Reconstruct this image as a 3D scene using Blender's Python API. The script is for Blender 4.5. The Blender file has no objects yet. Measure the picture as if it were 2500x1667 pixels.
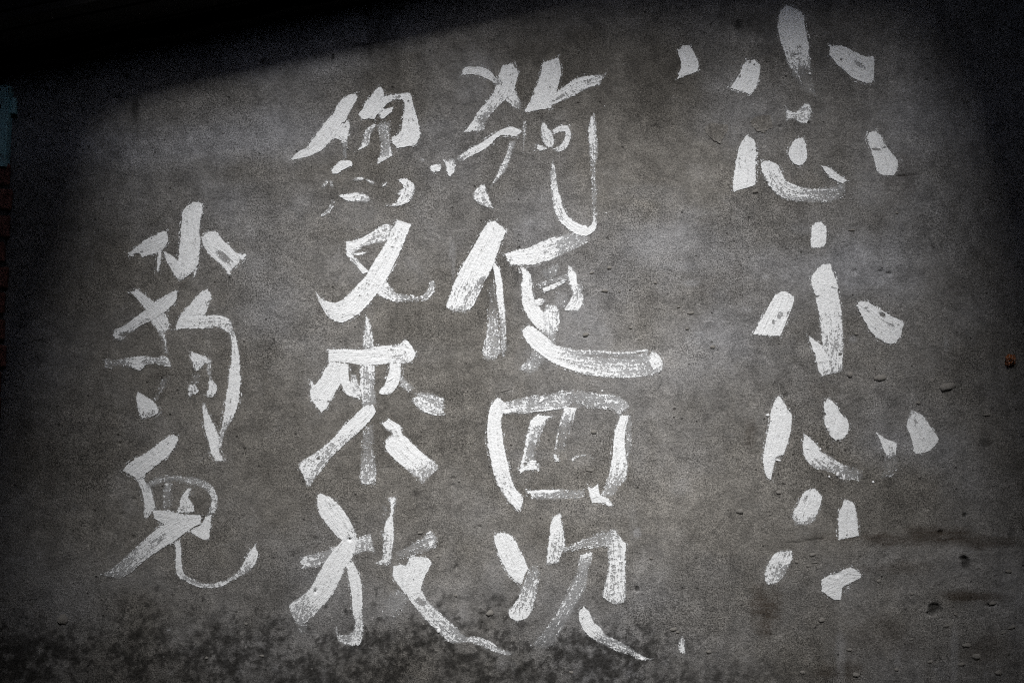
import bpy, bmesh, math, random
import numpy as np
from mathutils import Vector, noise as mnoise

# ------------------------------------------------------------------ camera, sky, sun, exposure
scene = bpy.context.scene
MM = 0.0012            # metres of wall per photograph pixel
ZC = 1.50              # height of the picture centre on the wall
def WX(px): return (px - 1250.0) * MM
def WZ(py): return ZC + (833.5 - py) * MM

CAM_D = 2.90
cam_data = bpy.data.cameras.new("camera")
cam = bpy.data.objects.new("camera", cam_data)
scene.collection.objects.link(cam)
cam.location = (0.0, -CAM_D, ZC)
cam.rotation_euler = (math.radians(90), 0, 0)
cam_data.sensor_width = 36.0
cam_data.lens = 36.0 * CAM_D / (2500 * MM)
cam_data.clip_start = 0.05
cam_data.clip_end = 500.0
scene.camera = cam

SUN_EL = math.radians(44)
world = bpy.data.worlds.new("World")
scene.world = world
world.use_nodes = True
wn = world.node_tree.nodes
wl = world.node_tree.links
for n in list(wn): wn.remove(n)
sky = wn.new("ShaderNodeTexSky"); sky.sky_type = 'NISHITA'; sky.sun_disc = False
sky.sun_elevation = SUN_EL; sky.sun_rotation = math.pi
sky.air_density = 0.55; sky.ozone_density = 0.3
bg = wn.new("ShaderNodeBackground"); bg.inputs['Strength'].default_value = 0.05
wo = wn.new("ShaderNodeOutputWorld")
wl.new(sky.outputs[0], bg.inputs[0]); wl.new(bg.outputs[0], wo.inputs[0])

sun_data = bpy.data.lights.new("sun", 'SUN')
sun_data.energy = 1.5
sun_data.angle = math.radians(22.5)
sun_data.color = (1.0, 0.985, 0.965)
sun = bpy.data.objects.new("sun", sun_data)
scene.collection.objects.link(sun)
sun.rotation_euler = (math.radians(90) - SUN_EL, 0, 0)
sun.location = (0, -6, 8)

scene.view_settings.view_transform = 'Standard'
scene.view_settings.look = 'None'
scene.view_settings.exposure = 1.74
scene.view_settings.gamma = 1.0
scene.view_settings.use_curve_mapping = False
scene.render.engine = 'CYCLES'
scene.cycles.max_bounces = 4
scene.cycles.transparent_max_bounces = 16
scene.cycles.use_denoising = False
scene.cycles.pixel_filter_type = 'BLACKMAN_HARRIS'
scene.cycles.filter_width = 1.2

random.seed(7)
C = scene.collection

# ------------------------------------------------------------------ helpers
def tag(o, label=None, cat=None, group=None, kind=None):
    if label: o['label'] = label
    if cat: o['category'] = cat
    if group: o['group'] = group
    if kind: o['kind'] = kind
    return o

def empty(name, loc=(0, 0, 0), parent=None):
    o = bpy.data.objects.new(name, None); C.objects.link(o)
    o.location = loc; o.empty_display_size = 0.1
    if parent: o.parent = parent
    return o

def link_mesh(name, me, mat, parent=None):
    o = bpy.data.objects.new(name, me); C.objects.link(o)
    if mat: me.materials.append(mat)
    if parent: o.parent = parent
    return o

def bm_obj(name, bm, mat, parent=None, smooth=False):
    me = bpy.data.meshes.new(name); bm.to_mesh(me); bm.free()
    if smooth:
        me.polygons.foreach_set('use_smooth', [True] * len(me.polygons))
    return link_mesh(name, me, mat, parent)

def add_box(bm, x0, x1, y0, y1, z0, z1, bevel=0.0):
    r = bmesh.ops.create_cube(bm, size=1.0)
    vs = r['verts']
    for v in vs:
        v.co = Vector(((x0 + x1) / 2 + v.co.x * (x1 - x0), (y0 + y1) / 2 + v.co.y * (y1 - y0), (z0 + z1) / 2 + v.co.z * (z1 - z0)))
    if bevel > 0:
        es = list({e for v in vs for e in v.link_edges})
        bmesh.ops.bevel(bm, geom=es, offset=bevel, segments=1, affect='EDGES')

_perm = np.random.RandomState(11).permutation(4096).astype(np.int32)
_gc = np.cos(np.arange(4096) * (2 * math.pi / 4096)).astype(np.float32); _gs = np.sin(np.arange(4096) * (2 * math.pi / 4096)).astype(np.float32)
def gnoise(x, y, seed=0):
    """gradient noise, about -1..1"""
    xi = np.floor(x).astype(np.int32); yi = np.floor(y).astype(np.int32)
    xf = x - xi; yf = y - yi
    u = xf * xf * xf * (xf * (xf * 6 - 15) + 10); v = yf * yf * yf * (yf * (yf * 6 - 15) + 10)
    def g(ix, iy, dx, dy):
        h = _perm[(_perm[(_perm[(ix + seed * 131) & 4095] + iy) & 4095] + seed) & 4095]
        return _gc[h] * dx + _gs[h] * dy
    n00 = g(xi, yi, xf, yf); n10 = g(xi + 1, yi, xf - 1, yf)
    n01 = g(xi, yi + 1, xf, yf - 1); n11 = g(xi + 1, yi + 1, xf - 1, yf - 1)
    return (n00 * (1 - u) + n10 * u) * (1 - v) + (n01 * (1 - u) + n11 * u) * v * 1.0
def fbm(x, y, f, octv=4, seed=0, gain=0.5):
    s = 0; a = 1.0; t = 0
    for i in range(octv):
        s = s + a * gnoise(x * f, y * f, seed + i * 7); t += a * 0.7
        a *= gain; f *= 2.03
    return s / t
def sstep(a, b, x):
    t = np.clip((x - a) / (b - a), 0, 1); return t * t * (3 - 2 * t)

# ------------------------------------------------------------------ node helpers
class NT:
    def __init__(self, name):
        self.m = bpy.data.materials.new(name); self.m.use_nodes = True
        self.t = self.m.node_tree; self.n = self.t.nodes; self.l = self.t.links
        for q in list(self.n): self.n.remove(q)
        self.out = self.n.new("ShaderNodeOutputMaterial")
    def node(self, typ, **kw):
        q = self.n.new(typ)
        for k, v in kw.items(): setattr(q, k, v)
        return q
    def put(self, sock, v):
        if v is None: return
        if hasattr(v, 'is_output') or isinstance(v, bpy.types.NodeSocket): self.l.new(v, sock)
        else: sock.default_value = v
    def math(self, op, a, b=None, c=None, clamp=False):
        q = self.node("ShaderNodeMath", operation=op, use_clamp=clamp)
        self.put(q.inputs[0], a); self.put(q.inputs[1], b)
        if c is not None: self.put(q.inputs[2], c)
        return q.outputs[0]
    def rng(self, v, a, b, c=0.0, d=1.0, smooth=False):
        q = self.node("ShaderNodeMapRange", clamp=True)
        if smooth: q.interpolation_type = 'SMOOTHSTEP'
        self.put(q.inputs[0], v)
        for i, s in enumerate((a, b, c, d)): self.put(q.inputs[i + 1], s)
        return q.outputs[0]
    def noise(self, vec, scale, detail=2.0, rough=0.5, dist=0.0):
        q = self.node("ShaderNodeTexNoise")
        if vec is not None: self.l.new(vec, q.inputs['Vector'])
        q.inputs['Scale'].default_value = scale; q.inputs['Detail'].default_value = detail
        q.inputs['Roughness'].default_value = rough; q.inputs['Distortion'].default_value = dist
        return q.outputs['Fac']
    def attr(self, name):
        q = self.node("ShaderNodeAttribute", attribute_name=name); return q.outputs['Fac']
    def mix(self, f, a, b, blend='MIX'):
        q = self.node("ShaderNodeMix", data_type='RGBA', blend_type=blend)
        self.put(q.inputs[0], f); self.put(q.inputs[6], a); self.put(q.inputs[7], b)
        return q.outputs[2]
    def objco(self):
        return self.node("ShaderNodeTexCoord").outputs['Object']
    def mapping(self, vec, scale):
        q = self.node("ShaderNodeMapping"); self.l.new(vec, q.inputs[0]); q.inputs['Scale'].default_value = scale
        return q.outputs[0]
    def bump(self, h, strength, dist, normal=None):
        q = self.node("ShaderNodeBump"); self.put(q.inputs['Height'], h)
        q.inputs['Strength'].default_value = strength; q.inputs['Distance'].default_value = dist
        if normal is not None: self.l.new(normal, q.inputs['Normal'])
        return q.outputs[0]
    def bsdf(self, color, rough, normal=None, spec=0.3, metal=0.0):
        q = self.node("ShaderNodeBsdfPrincipled")
        self.put(q.inputs['Base Color'], color); self.put(q.inputs['Roughness'], rough)
        q.inputs['Specular IOR Level'].default_value = spec; q.inputs['Metallic'].default_value = metal
        if normal is not None: self.l.new(normal, q.inputs['Normal'])
        return q.outputs[0]
    def done(self, sh):
        self.l.new(sh, self.out.inputs['Surface']); return self.m

GRAIN = 285.0   # sand grain frequency shared by wall and paint

def mat_wall():
    t = NT("cement_render"); P = t.objco()
    tone = t.attr("tone"); warm = t.attr("warm"); mould = t.attr("mould"); stain = t.attr("stain"); chalk = t.attr("chalk")
    g1 = t.noise(P, GRAIN, 2.5, 0.6)
    g2 = t.noise(P, GRAIN * 0.42, 2.0, 0.6)
    g3 = t.noise(P, 22.0, 6.0, 0.68, 0.4)
    cool = t.mix(tone, (0.080, 0.081, 0.084, 1), (0.245, 0.246, 0.256, 1))
    brown = t.mix(tone, (0.084, 0.079, 0.071, 1), (0.232, 0.222, 0.206, 1))
    col = t.mix(warm, cool, brown)
    spk = t.rng(g1, 0.35, 0.65, 0.22, 1.92)
    sm = t.attr('sandy')
    spk = t.math('MULTIPLY_ADD', t.math('SUBTRACT', spk, 1.0), sm, 1.0)
    spk2 = t.rng(g2, 0.30, 0.70, 0.78, 1.24)
    spk3 = t.rng(g3, 0.30, 0.70, 0.66, 1.36)
    k = t.math('MULTIPLY', t.math('MULTIPLY', spk, spk2), spk3)
    cmb = t.node("ShaderNodeCombineColor")
    for i in range(3): t.l.new(k, cmb.inputs[i])
    col = t.mix(1.0, col, cmb.outputs[0], 'MULTIPLY')
    col = t.mix(t.math('MULTIPLY', chalk, t.rng(g1, 0.35, 0.62, 0.35, 1.0)), col, (0.36, 0.365, 0.38, 1))
    mm = t.math('MULTIPLY', mould, t.rng(g2, 0.25, 0.6, 0.7, 1.0), clamp=True)
    col = t.mix(mm, col, (0.012, 0.0112, 0.010, 1))
    col = t.mix(t.math('MULTIPLY', stain, t.rng(g1, 0.3, 0.7, 1.0, 0.55), clamp=True), col, (0.034, 0.023, 0.014, 1))
    vo = t.node("ShaderNodeTexVoronoi"); t.l.new(P, vo.inputs['Vector']); vo.inputs['Scale'].default_value = 46.0
    sepc = t.node("ShaderNodeSeparateColor"); t.l.new(vo.outputs['Color'], sepc.inputs[0])
    rad = t.rng(sepc.outputs[1], 0.0, 1.0, 0.07, 0.17)
    spot = t.rng(t.math('SUBTRACT', rad, vo.outputs['Distance']), 0.0, 0.05)
    pit = t.math('MULTIPLY', spot, t.rng(sepc.outputs[0], 0.80, 0.82))
    grit = t.math('MULTIPLY', spot, t.rng(sepc.outputs[0], 0.16, 0.14))
    col = t.mix(t.math('MULTIPLY', pit, 0.72), col, (0.022, 0.020, 0.018, 1))  # shade of the small hollows put into the colour
    col = t.mix(t.math('MULTIPLY', grit, 0.5), col, (0.30, 0.295, 0.285, 1))
    h = t.math('ADD', t.math('MULTIPLY', g1, 0.6), t.math('MULTIPLY', g2, 0.55))
    h = t.math('ADD', h, t.math('MULTIPLY', g3, 1.6))
    h = t.math('SUBTRACT', h, t.math('MULTIPLY', pit, 0.6))
    h = t.math('ADD', h, t.math('MULTIPLY', grit, 0.4))
    nrm = t.bump(h, 0.95, 0.0038)
    return t.done(t.bsdf(col, 0.9, nrm, 0.2))

def mat_paint():
    t = NT("white_wall_paint"); P = t.objco()
    load = t.attr("load"); ed = t.attr("edge_side"); ee = t.attr("edge_end"); u = t.attr("along"); v = t.attr("across"); sd = t.attr("seed")
    g1 = t.noise(P, GRAIN, 2.5, 0.6)
    g2 = t.noise(P, GRAIN * 0.42, 2.0, 0.6)
    m = t.noise(P, 70.0, 3.0, 0.6)
    cv = t.node("ShaderNodeCombineXYZ")
    t.l.new(t.math('MULTIPLY', u, 14.0), cv.inputs[0]); t.l.new(t.math('MULTIPLY', v, 230.0), cv.inputs[1]); t.l.new(sd, cv.inputs[2])
    st = t.noise(cv.outputs[0], 1.0, 3.0, 0.6)
    gg = t.rng(g1, 0.28, 0.72); ss = t.rng(st, 0.30, 0.70); mmn = t.rng(m, 0.3, 0.7); g22 = t.rng(g2, 0.3, 0.7)
    n = t.math('ADD', t.math('MULTIPLY', gg, 0.36), t.math('MULTIPLY', ss, 0.27))
    n = t.math('ADD', n, t.math('MULTIPLY', mmn, 0.13))
    n = t.math('ADD', n, t.math('MULTIPLY', g22, 0.24))
    n = t.math('MULTIPLY_ADD', t.math('SUBTRACT', n, 0.5), 2.35, 0.5)
    # ragged edge (distances are in millimetres)
    wob = t.math('MULTIPLY', t.math('SUBTRACT', t.noise(P, 130.0, 3.0, 0.65), 0.5), t.rng(load, 0.97, 0.7, 6.5, 19.0))
    ee = t.math('ADD', ee, t.math('MULTIPLY', t.math('SUBTRACT', st, 0.5), t.rng(load, 1.0, 0.6, 6.0, 46.0)))
    e = t.math('MINIMUM', ed, ee)
    ef = t.rng(t.math('ADD', e, wob), -2.5, 2.0, 0.0, 1.0)
    lb = t.math('ADD', t.math('MULTIPLY', load, t.rng(load, 0.0, 1.0, 0.55, 1.0)), t.rng(load, 0.86, 1.0, 0.0, 0.14))
    L = t.math('SUBTRACT', lb, t.math('MULTIPLY', t.math('SUBTRACT', 1.0, ef), 0.95))
    a = t.rng(t.math('SUBTRACT', L, n), -0.11, 0.11, 0.0, 1.0)
    dry = t.rng(load, 0.98, 0.55)
    soft = t.math('MULTIPLY', t.math('SUBTRACT', m, 0.5), 34.0)
    Ls = t.math('SUBTRACT', lb, t.math('MULTIPLY', t.math('SUBTRACT', 1.0, t.rng(t.math('ADD', e, soft), -7.0, 10.0, 0.0, 1.0, True)), 0.75))
    film = t.math('MULTIPLY', t.rng(Ls, -0.06, 0.56, 0.0, 0.43, True), t.rng(e, -7.5, -1.0, 0.0, 1.0, True))
    film = t.math('MULTIPLY', film, t.rng(st, 0.3, 0.7, 0.74, 1.12))
    film = t.math('MULTIPLY', film, t.math('MAXIMUM', dry, t.rng(e, -1.0, 3.0)))
    film = t.math('MULTIPLY', film, t.rng(gg, 0.0, 1.0, 1.5, 0.5))
    al = t.math('MAXIMUM', t.math('MULTIPLY', a, t.rng(n, 0.35, 1.05, 1.0, 0.86)), film)
    col = t.mix(a, (0.62, 0.64, 0.67, 1), (0.80, 0.82, 0.835, 1))
    col = t.mix(t.rng(t.math('ADD', t.math('MULTIPLY', m, 0.5), t.math('MULTIPLY', st, 0.5)), 0.42, 0.62, 0.0, 0.75), col, (0.72, 0.735, 0.745, 1))
    h = t.math('ADD', t.math('MULTIPLY', g1, 0.55), t.math('MULTIPLY', g2, 0.6))
    h = t.math('ADD', h, t.math('MULTIPLY', st, 0.75))
    h = t.math('ADD', h, t.math('MULTIPLY', a, 0.35))
    nrm = t.bump(h, 0.9, 0.0036)
    sh = t.bsdf(col, 0.62, nrm, 0.3)
    tr = t.node("ShaderNodeBsdfTransparent").outputs[0]
    mx = t.node("ShaderNodeMixShader"); t.l.new(al, mx.inputs[0]); t.l.new(tr, mx.inputs[1]); t.l.new(sh, mx.inputs[2])
    return t.done(mx.outputs[0])

def mat_simple(name, c0, c1, scale, rough=0.85, bump=0.5, bdist=0.002, spec=0.25, metal=0.0, c2=None):
    t = NT(name); P = t.objco()
    a = t.noise(P, scale, 5.0, 0.6); b = t.noise(P, scale * 7, 3.0, 0.6)
    col = t.mix(t.rng(a, 0.32, 0.68), c0 + (1,), c1 + (1,))
    if c2: col = t.mix(t.rng(t.noise(P, scale * 2.3, 6.0, 0.65), 0.54, 0.62), col, c2 + (1,))
    h = t.math('ADD', a, t.math('MULTIPLY', b, 0.5))
    return t.done(t.bsdf(col, rough, t.bump(h, bump, bdist), spec, metal))

M_WALL = mat_wall()
M_PAINT = mat_paint()
M_LUMP = mat_simple("mortar_crumb", (0.15, 0.142, 0.13), (0.27, 0.258, 0.24), 120.0, 0.9, 0.8, 0.002)
M_BLOB = mat_simple("dried_paint_blob", (0.70, 0.71, 0.72), (0.80, 0.81, 0.82), 120.0, 0.6, 0.4, 0.002)
M_RUST = mat_simple("rusty_iron", (0.10, 0.028, 0.010), (0.40, 0.13, 0.035), 130.0, 0.9, 0.9, 0.003, c2=(0.34, 0.33, 0.31))
M_TEAL = mat_simple("teal_paint_on_steel", (0.24, 0.47, 0.48), (0.36, 0.60, 0.60), 18.0, 0.55, 0.3, 0.001, 0.4, c2=(0.22, 0.33, 0.33))
M_IRON = mat_simple("dark_iron", (0.02, 0.018, 0.016), (0.05, 0.04, 0.035), 80.0, 0.6, 0.5, 0.001)
M_BRICK = mat_simple("red_brick", (0.10, 0.04, 0.03), (0.21, 0.09, 0.066), 30.0, 0.9, 0.8, 0.003)
M_JOINT = mat_simple("black_mortar", (0.03, 0.028, 0.025), (0.07, 0.065, 0.06), 60.0, 0.95, 0.8, 0.003)
M_TIMBER = mat_simple("near_black_timber", (0.005, 0.0045, 0.004), (0.014, 0.0125, 0.011), 12.0, 0.9, 0.6, 0.002)  # near black, for the eave and the added light-blocking cover
M_DARKW = mat_simple("dark_plaster", (0.030, 0.028, 0.026), (0.060, 0.057, 0.052), 4.0, 0.95, 0.6, 0.004)  # kept dark so the added walls bounce little light
M_GROUND = mat_simple("damp_ground", (0.030, 0.028, 0.024), (0.060, 0.055, 0.048), 3.0, 0.9, 0.8, 0.006)

# ------------------------------------------------------------------ ground, and an unseen enclosure added to darken the wall's edges
bm = bmesh.new(); bmesh.ops.create_grid(bm, x_segments=20, y_segments=20, size=60)
tag(bm_obj("ground", bm, M_GROUND), kind='structure')

OX0, OX1, OY0, OY1, RZ = -0.96, 1.10, -3.34, -1.06, 3.20     # added opening, sized to shape the light falloff
bm = bmesh.new()
add_box(bm, -3.3, OX0, -4.4, 0.3, RZ, RZ + 0.12)
add_box(bm, OX1, 3.3, -4.4, 0.3, RZ, RZ + 0.12)
add_box(bm, OX0, OX1, OY1, 0.3, RZ, RZ + 0.12)
add_box(bm, OX0, OX1, -4.4, OY0, RZ, RZ + 0.12)
# unseen boards added round the opening to trim oblique light
add_box(bm, OX0 - 0.05, OX0 - 0.002, OY0, OY1, RZ + 0.122, RZ + 0.75)
add_box(bm, OX1 + 0.002, OX1 + 0.05, OY0, OY1, RZ + 0.122, RZ + 0.75)
add_box(bm, OX0 - 0.05, OX1 + 0.05, OY1 + 0.002, OY1 + 0.05, RZ + 0.122, RZ + 0.75)
tag(bm_obj("shade_roof", bm, M_TIMBER), kind='structure')  # unseen cover, added to block light outside the opening
bm = bmesh.new(); add_box(bm, -3.3, 3.3, -4.4, -4.2, 0, RZ - 0.003)
tag(bm_obj("back_light_blocker", bm, M_DARKW), kind='structure')  # unseen wall added behind the camera to keep sky light out
for s, nm in ((-1, "left_light_blocker"), (1, "right_light_blocker")):  # unseen side walls, added to keep the corners black
    bm = bmesh.new(); x0, x1 = sorted((s * 3.1, s * 3.3)); add_box(bm, x0, x1, -4.197, -0.003, 0, RZ - 0.003)
    tag(bm_obj(nm, bm, M_DARKW), kind='structure')

# ------------------------------------------------------------------ the cement wall
STEP = 0.0036
dx = np.arange(-1.63, 1.63 + STEP, STEP); dz = np.arange(0.43, 2.60, STEP)
xs = np.concatenate(([-3.1, -2.4, -1.9], dx, [1.9, 2.4, 3.1]))
zs = np.concatenate(([0.0, 0.2], dz, [2.8, 3.0, RZ - 0.003]))
NX, NZ = len(xs), len(zs)
GX, GZ = np.meshgrid(xs.astype(np.float32), zs.astype(np.float32))                   # rows are heights
PX = GX / MM + 1250.0; PY = 833.5 - (GZ - ZC) / MM      # the same points in photograph pixels
H = 0.0016 * fbm(GX, GZ, 2.2, 3, 3) + 0.0009 * fbm(GX, GZ, 9.0, 3, 5) + 0.00045 * fbm(GX, GZ, 40.0, 2, 9)
H += 0.0006 * sstep(0.25, 0.6, fbm(GX * 0.6, GZ * 2.2, 7.0, 3, 21))       # trowel laps

# rougher, crumbly cement in the lower right and low band
rough = sstep(1500, 2300, PX + 250 * fbm(GX, GZ, 2.0, 3, 31)) * sstep(650, 1500, PY) + 0.6 * sstep(1450, 1600, PY + 80 * fbm(GX, GZ, 3, 3, 33))
H += 0.0016 * np.clip(rough, 0, 1) * fbm(GX, GZ, 34.0, 3, 35) + 0.0022 * np.clip(rough, 0, 1) * sstep(0.45, 0.7, fbm(GX, GZ, 22.0, 2, 37))

def blob(cx, cy, rx, ry, jit=0.35, seed=0, soft=0.5, ang=0.0):
    out = np.zeros_like(PX)
    k = 1 + soft + jit + 0.1
    c0, c1 = np.searchsorted(xs, (WX(cx - k * rx), WX(cx + k * rx))); r0, r1 = np.searchsorted(zs, (WZ(cy + k * ry), WZ(cy - k * ry)))
    if c1 <= c0 or r1 <= r0: return out
    ax = PX[r0:r1, c0:c1]; ay = PY[r0:r1, c0:c1]
    d = np.sqrt(((ax - cx) / rx) ** 2 + ((ay - cy) / ry) ** 2) + jit * fbm(ax / max(rx, ry), ay / max(rx, ry), 1.4, 3, 60 + seed)
    out[r0:r1, c0:c1] = 1 - sstep(1 - soft, 1 + soft, d)
    return out

tone = 0.40 + 0.36 * fbm(GX, GZ, 1.5, 5, 41, 0.55) + 0.16 * fbm(GX, GZ, 8.0, 4, 43) + 0.05 * fbm(GX * 1.0, GZ, 60, 2, 45)
wX = GX + 0.11 * fbm(GX, GZ, 2.6, 3, 46); wZ = GZ + 0.11 * fbm(GX, GZ, 2.6, 3, 47)
cloud = fbm(wX, wZ, 3.1, 6, 48, 0.62); cloud2 = fbm(wX * 1.0, wZ * 1.5, 7.5, 5, 49, 0.6)
tone += 0.30 * cloud + 0.17 * cloud2
drip = fbm(GX * 16.0 + 0.6 * cloud, GZ * 1.1, 1.0, 4, 52) 
tone += 0.10 * drip
warm = 0.64 + 0.55 * fbm(GX, GZ, 1.9, 4, 51) - 0.55 * np.clip(cloud, -0.3, 1)
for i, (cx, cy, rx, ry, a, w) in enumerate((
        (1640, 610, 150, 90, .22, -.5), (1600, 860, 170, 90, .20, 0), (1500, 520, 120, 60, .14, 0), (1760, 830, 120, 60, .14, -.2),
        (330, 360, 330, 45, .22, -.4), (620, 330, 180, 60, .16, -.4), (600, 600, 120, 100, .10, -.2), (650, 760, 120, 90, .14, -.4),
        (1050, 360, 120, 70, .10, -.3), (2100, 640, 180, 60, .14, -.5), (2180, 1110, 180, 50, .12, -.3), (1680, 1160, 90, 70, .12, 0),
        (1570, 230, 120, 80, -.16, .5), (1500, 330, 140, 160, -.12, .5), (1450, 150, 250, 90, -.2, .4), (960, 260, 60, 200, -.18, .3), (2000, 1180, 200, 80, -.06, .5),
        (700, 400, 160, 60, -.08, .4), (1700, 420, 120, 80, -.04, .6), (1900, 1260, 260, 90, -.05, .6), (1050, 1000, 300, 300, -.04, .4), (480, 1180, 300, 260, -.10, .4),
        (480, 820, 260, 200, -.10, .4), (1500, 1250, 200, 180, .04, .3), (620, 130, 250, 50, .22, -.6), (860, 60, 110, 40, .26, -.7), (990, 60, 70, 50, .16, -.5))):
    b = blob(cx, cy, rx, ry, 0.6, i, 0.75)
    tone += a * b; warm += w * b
# long run marks on the upper wall
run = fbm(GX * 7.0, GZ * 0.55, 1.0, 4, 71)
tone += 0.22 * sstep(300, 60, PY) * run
# mould: rising damp along the foot of the wall, spotty at its upper border
f1 = fbm(GX, GZ, 6.0, 4, 81, 0.6); f2 = fbm(GX, GZ, 26.0, 4, 83, 0.6)
line = 1572 - 45 * np.exp(-((PX - 350) / 420.0) ** 2) - 55 * np.exp(-((PX - 1150) / 420.0) ** 2) + 55 * sstep(1500, 2300, PX)
f4 = fbm(GX, GZ, 46.0, 4, 84, 0.7)
q = (PY - line) / 150.0 + 0.7 * f1 + 0.8 * f2 + 0.8 * f4 - 0.5 * sstep(1600, 2200, PX)
f3 = fbm(GX, GZ, 13.0, 5, 85, 0.65)
mould = sstep(-0.45, 0.75, q) * (1 - 0.6 * sstep(1500, 2100, PX)) * (0.34 + 0.60 * sstep(-0.18, 0.24, 0.45 * f1 + 0.7 * f3 + 0.5 * f2 + 0.5 * f4))
spots = sstep(0.22, 0.42, fbm(GX, GZ, 34.0, 4, 87, 0.6) + 0.35 * f1 + 0.25 * sstep(1420, 1600, PY) - 0.08) * sstep(1370, 1500, PY + 70 * f1) * sstep(1900, 1500, PX)
mould = np.maximum(mould, 0.8 * spots)
grey = sstep(1540, 1640, PY) * sstep(0.1, 0.5, fbm(GX, GZ, 12.0, 4, 89, 0.6))
tone += 0.25 * grey
warm -= 0.3 * grey
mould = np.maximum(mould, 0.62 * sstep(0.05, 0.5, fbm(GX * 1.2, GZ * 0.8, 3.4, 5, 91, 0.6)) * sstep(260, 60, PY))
for i, (cx, cy, rx, ry, a) in enumerate(((904, 80, 8, 75, .5), (936, 55, 22, 70, .5), (962, 130, 14, 60, .35), (1800, 60, 10, 15, .8), (1440, 1620, 40, 30, .4),
                                      (330, 270, 8, 30, .6), (2405, 1080, 14, 10, .6), (880, 110, 22, 6, .6), (640, 150, 8, 6, .8), (813, 140, 4, 7, .9), (310, 185, 6, 7, .9),
                                      (1016, 1204, 9, 7, .6), (2470, 1300, 10, 16, .5))):
    mould = np.maximum(mould, a * blob(cx, cy, rx, ry, 0.5, i + 40, 0.5))
stain = np.zeros_like(GX)
for i, (cx, cy, rx, ry, a) in enumerate(((1868, 1488, 30, 52, .9), (1890, 1460, 22, 25, .5), (2300, 1308, 100, 22, .92), (2170, 1316, 60, 16, .7), (2400, 1322, 110, 14, .8), (2375, 1455, 90, 13, .9), (2210, 1385, 60, 14, .4), (2150, 1560, 90, 50, .3), (2420, 1590, 60, 40, .4), (2060, 1640, 60, 25, .5),
                                      (1832, 1052, 16, 30, .45), (2005, 955, 30, 22, .30), (2080, 1400, 28, 14, .6), (2110, 1390, 18, 10, .4), (1720, 700, 30, 26, .22), (2200, 420, 40, 60, .3),
                                      (1800, 690, 30, 40, .18), (1940, 480, 40, 40, .15), (2045, 1310, 70, 10, .4), (1860, 300, 40, 20, .1))):
    stain = np.maximum(stain, a * blob(cx, cy, rx, ry, 0.7, i + 80, 0.55) * (0.95 + 0.5 * fbm(GX * 0.5, GZ * 4, 20.0, 3, 99)))
# pale bloom and trowel scrapes
ra = math.radians(24)
scr = fbm((GX * math.cos(ra) + GZ * math.sin(ra)) * 3.0, (-GX * math.sin(ra) + GZ * math.cos(ra)) * 55.0, 1.0, 3, 53)
scr2 = fbm((GX * math.cos(-0.9) + GZ * math.sin(-0.9)) * 4.0, (-GX * math.sin(-0.9) + GZ * math.cos(-0.9)) * 70.0, 1.0, 3, 54)
chalk = 0.34 * sstep(0.25, 0.75, cloud + 0.25 * cloud2) + 0.22 * sstep(0.35, 0.7, scr) * sstep(0.0, 0.4, cloud2) + 0.2 * sstep(0.4, 0.7, scr2) * sstep(0.05, 0.4, fbm(GX, GZ, 4.0, 3, 55))
for i, (cx, cy, rx, ry, a) in enumerate(((1555, 1300, 9, 12, .6), (1545, 1260, 10, 60, .12), (2330, 1590, 9, 70, .30), (2052, 1600, 12, 50, .35), (1870, 675, 6, 5, .6), (1710, 814, 12, 5, .6), (1820, 755, 14, 6, .3),
                                      (1610, 590, 70, 40, .40), (1690, 690, 22, 8, .4), (1650, 650, 60, 14, .3), (1600, 900, 110, 40, .22), (1720, 830, 50, 16, .25), (1590, 470, 90, 20, .18), (2100, 640, 120, 18, .22), (1960, 560, 30, 14, .2), (2190, 720, 60, 20, .16), (620, 640, 40, 30, .18), (640, 760, 50, 30, .2), (760, 850, 40, 30, .16), (2150, 690, 9, 8, .5), (2082, 828, 9, 7, .5), (1660, 1190, 25, 20, .25), (970, 1480, 60, 60, .12), (412, 1537, 4, 4, .9),
                                      (2125, 430, 40, 14, .18), (1100, 610, 4, 30, .3), (1107, 640, 4, 50, .3), (730, 505, 22, 24, .2), (860, 520, 60, 40, .15), (2310, 840, 4, 22, .3), (154, 1510, 19, 20, .22),
                                      (1290, 1110, 50, 12, .15), (2120, 470, 45, 25, .16), (1560, 1080, 20, 90, .12), (1530, 930, 40, 30, .12), (760, 1500, 50, 60, .10), (600, 1330, 40, 120, .07), (1000, 860, 90, 30, .08), (1400, 1240, 120, 30, .10), (1420, 1560, 90, 40, .14), (1210, 1590, 50, 40, .12), (330, 1400, 70, 40, .10), (1330, 1580, 60, 40, .15), (1700, 520, 50, 10, .12), (1670, 585, 40, 26, .2))):
    chalk = np.maximum(chalk, a * blob(cx, cy, rx, ry, 0.5, i + 120, 0.6))
def scratch(pts, w, a):
    ax_ = [p[0] for p in pts]; ay_ = [p[1] for p in pts]
    c0, c1 = np.searchsorted(xs, (WX(min(ax_) - 12), WX(max(ax_) + 12))); r0, r1 = np.searchsorted(zs, (WZ(max(ay_) + 12), WZ(min(ay_) - 12)))
    sl_ = (slice(r0, r1), slice(c0, c1)); wx = PX[sl_]; wy = PY[sl_]; d = np.full(wx.shape, 1e9)
    for (ax, ay), (bx_, by_) in zip(pts[:-1], pts[1:]):
        vx, vy = bx_ - ax, by_ - ay
        tt = np.clip(((wx - ax) * vx + (wy - ay) * vy) / (vx * vx + vy * vy), 0, 1)
        d = np.minimum(d, np.hypot(wx - ax - tt * vx, wy - ay - tt * vy))
    chalk[sl_] = np.maximum(chalk[sl_], a * (1 - sstep(w * 0.3, w, d)) * (0.6 + 0.6 * fbm(GX[sl_], GZ[sl_], 60.0, 2, 13)))
rs = random.Random(5)
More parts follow.
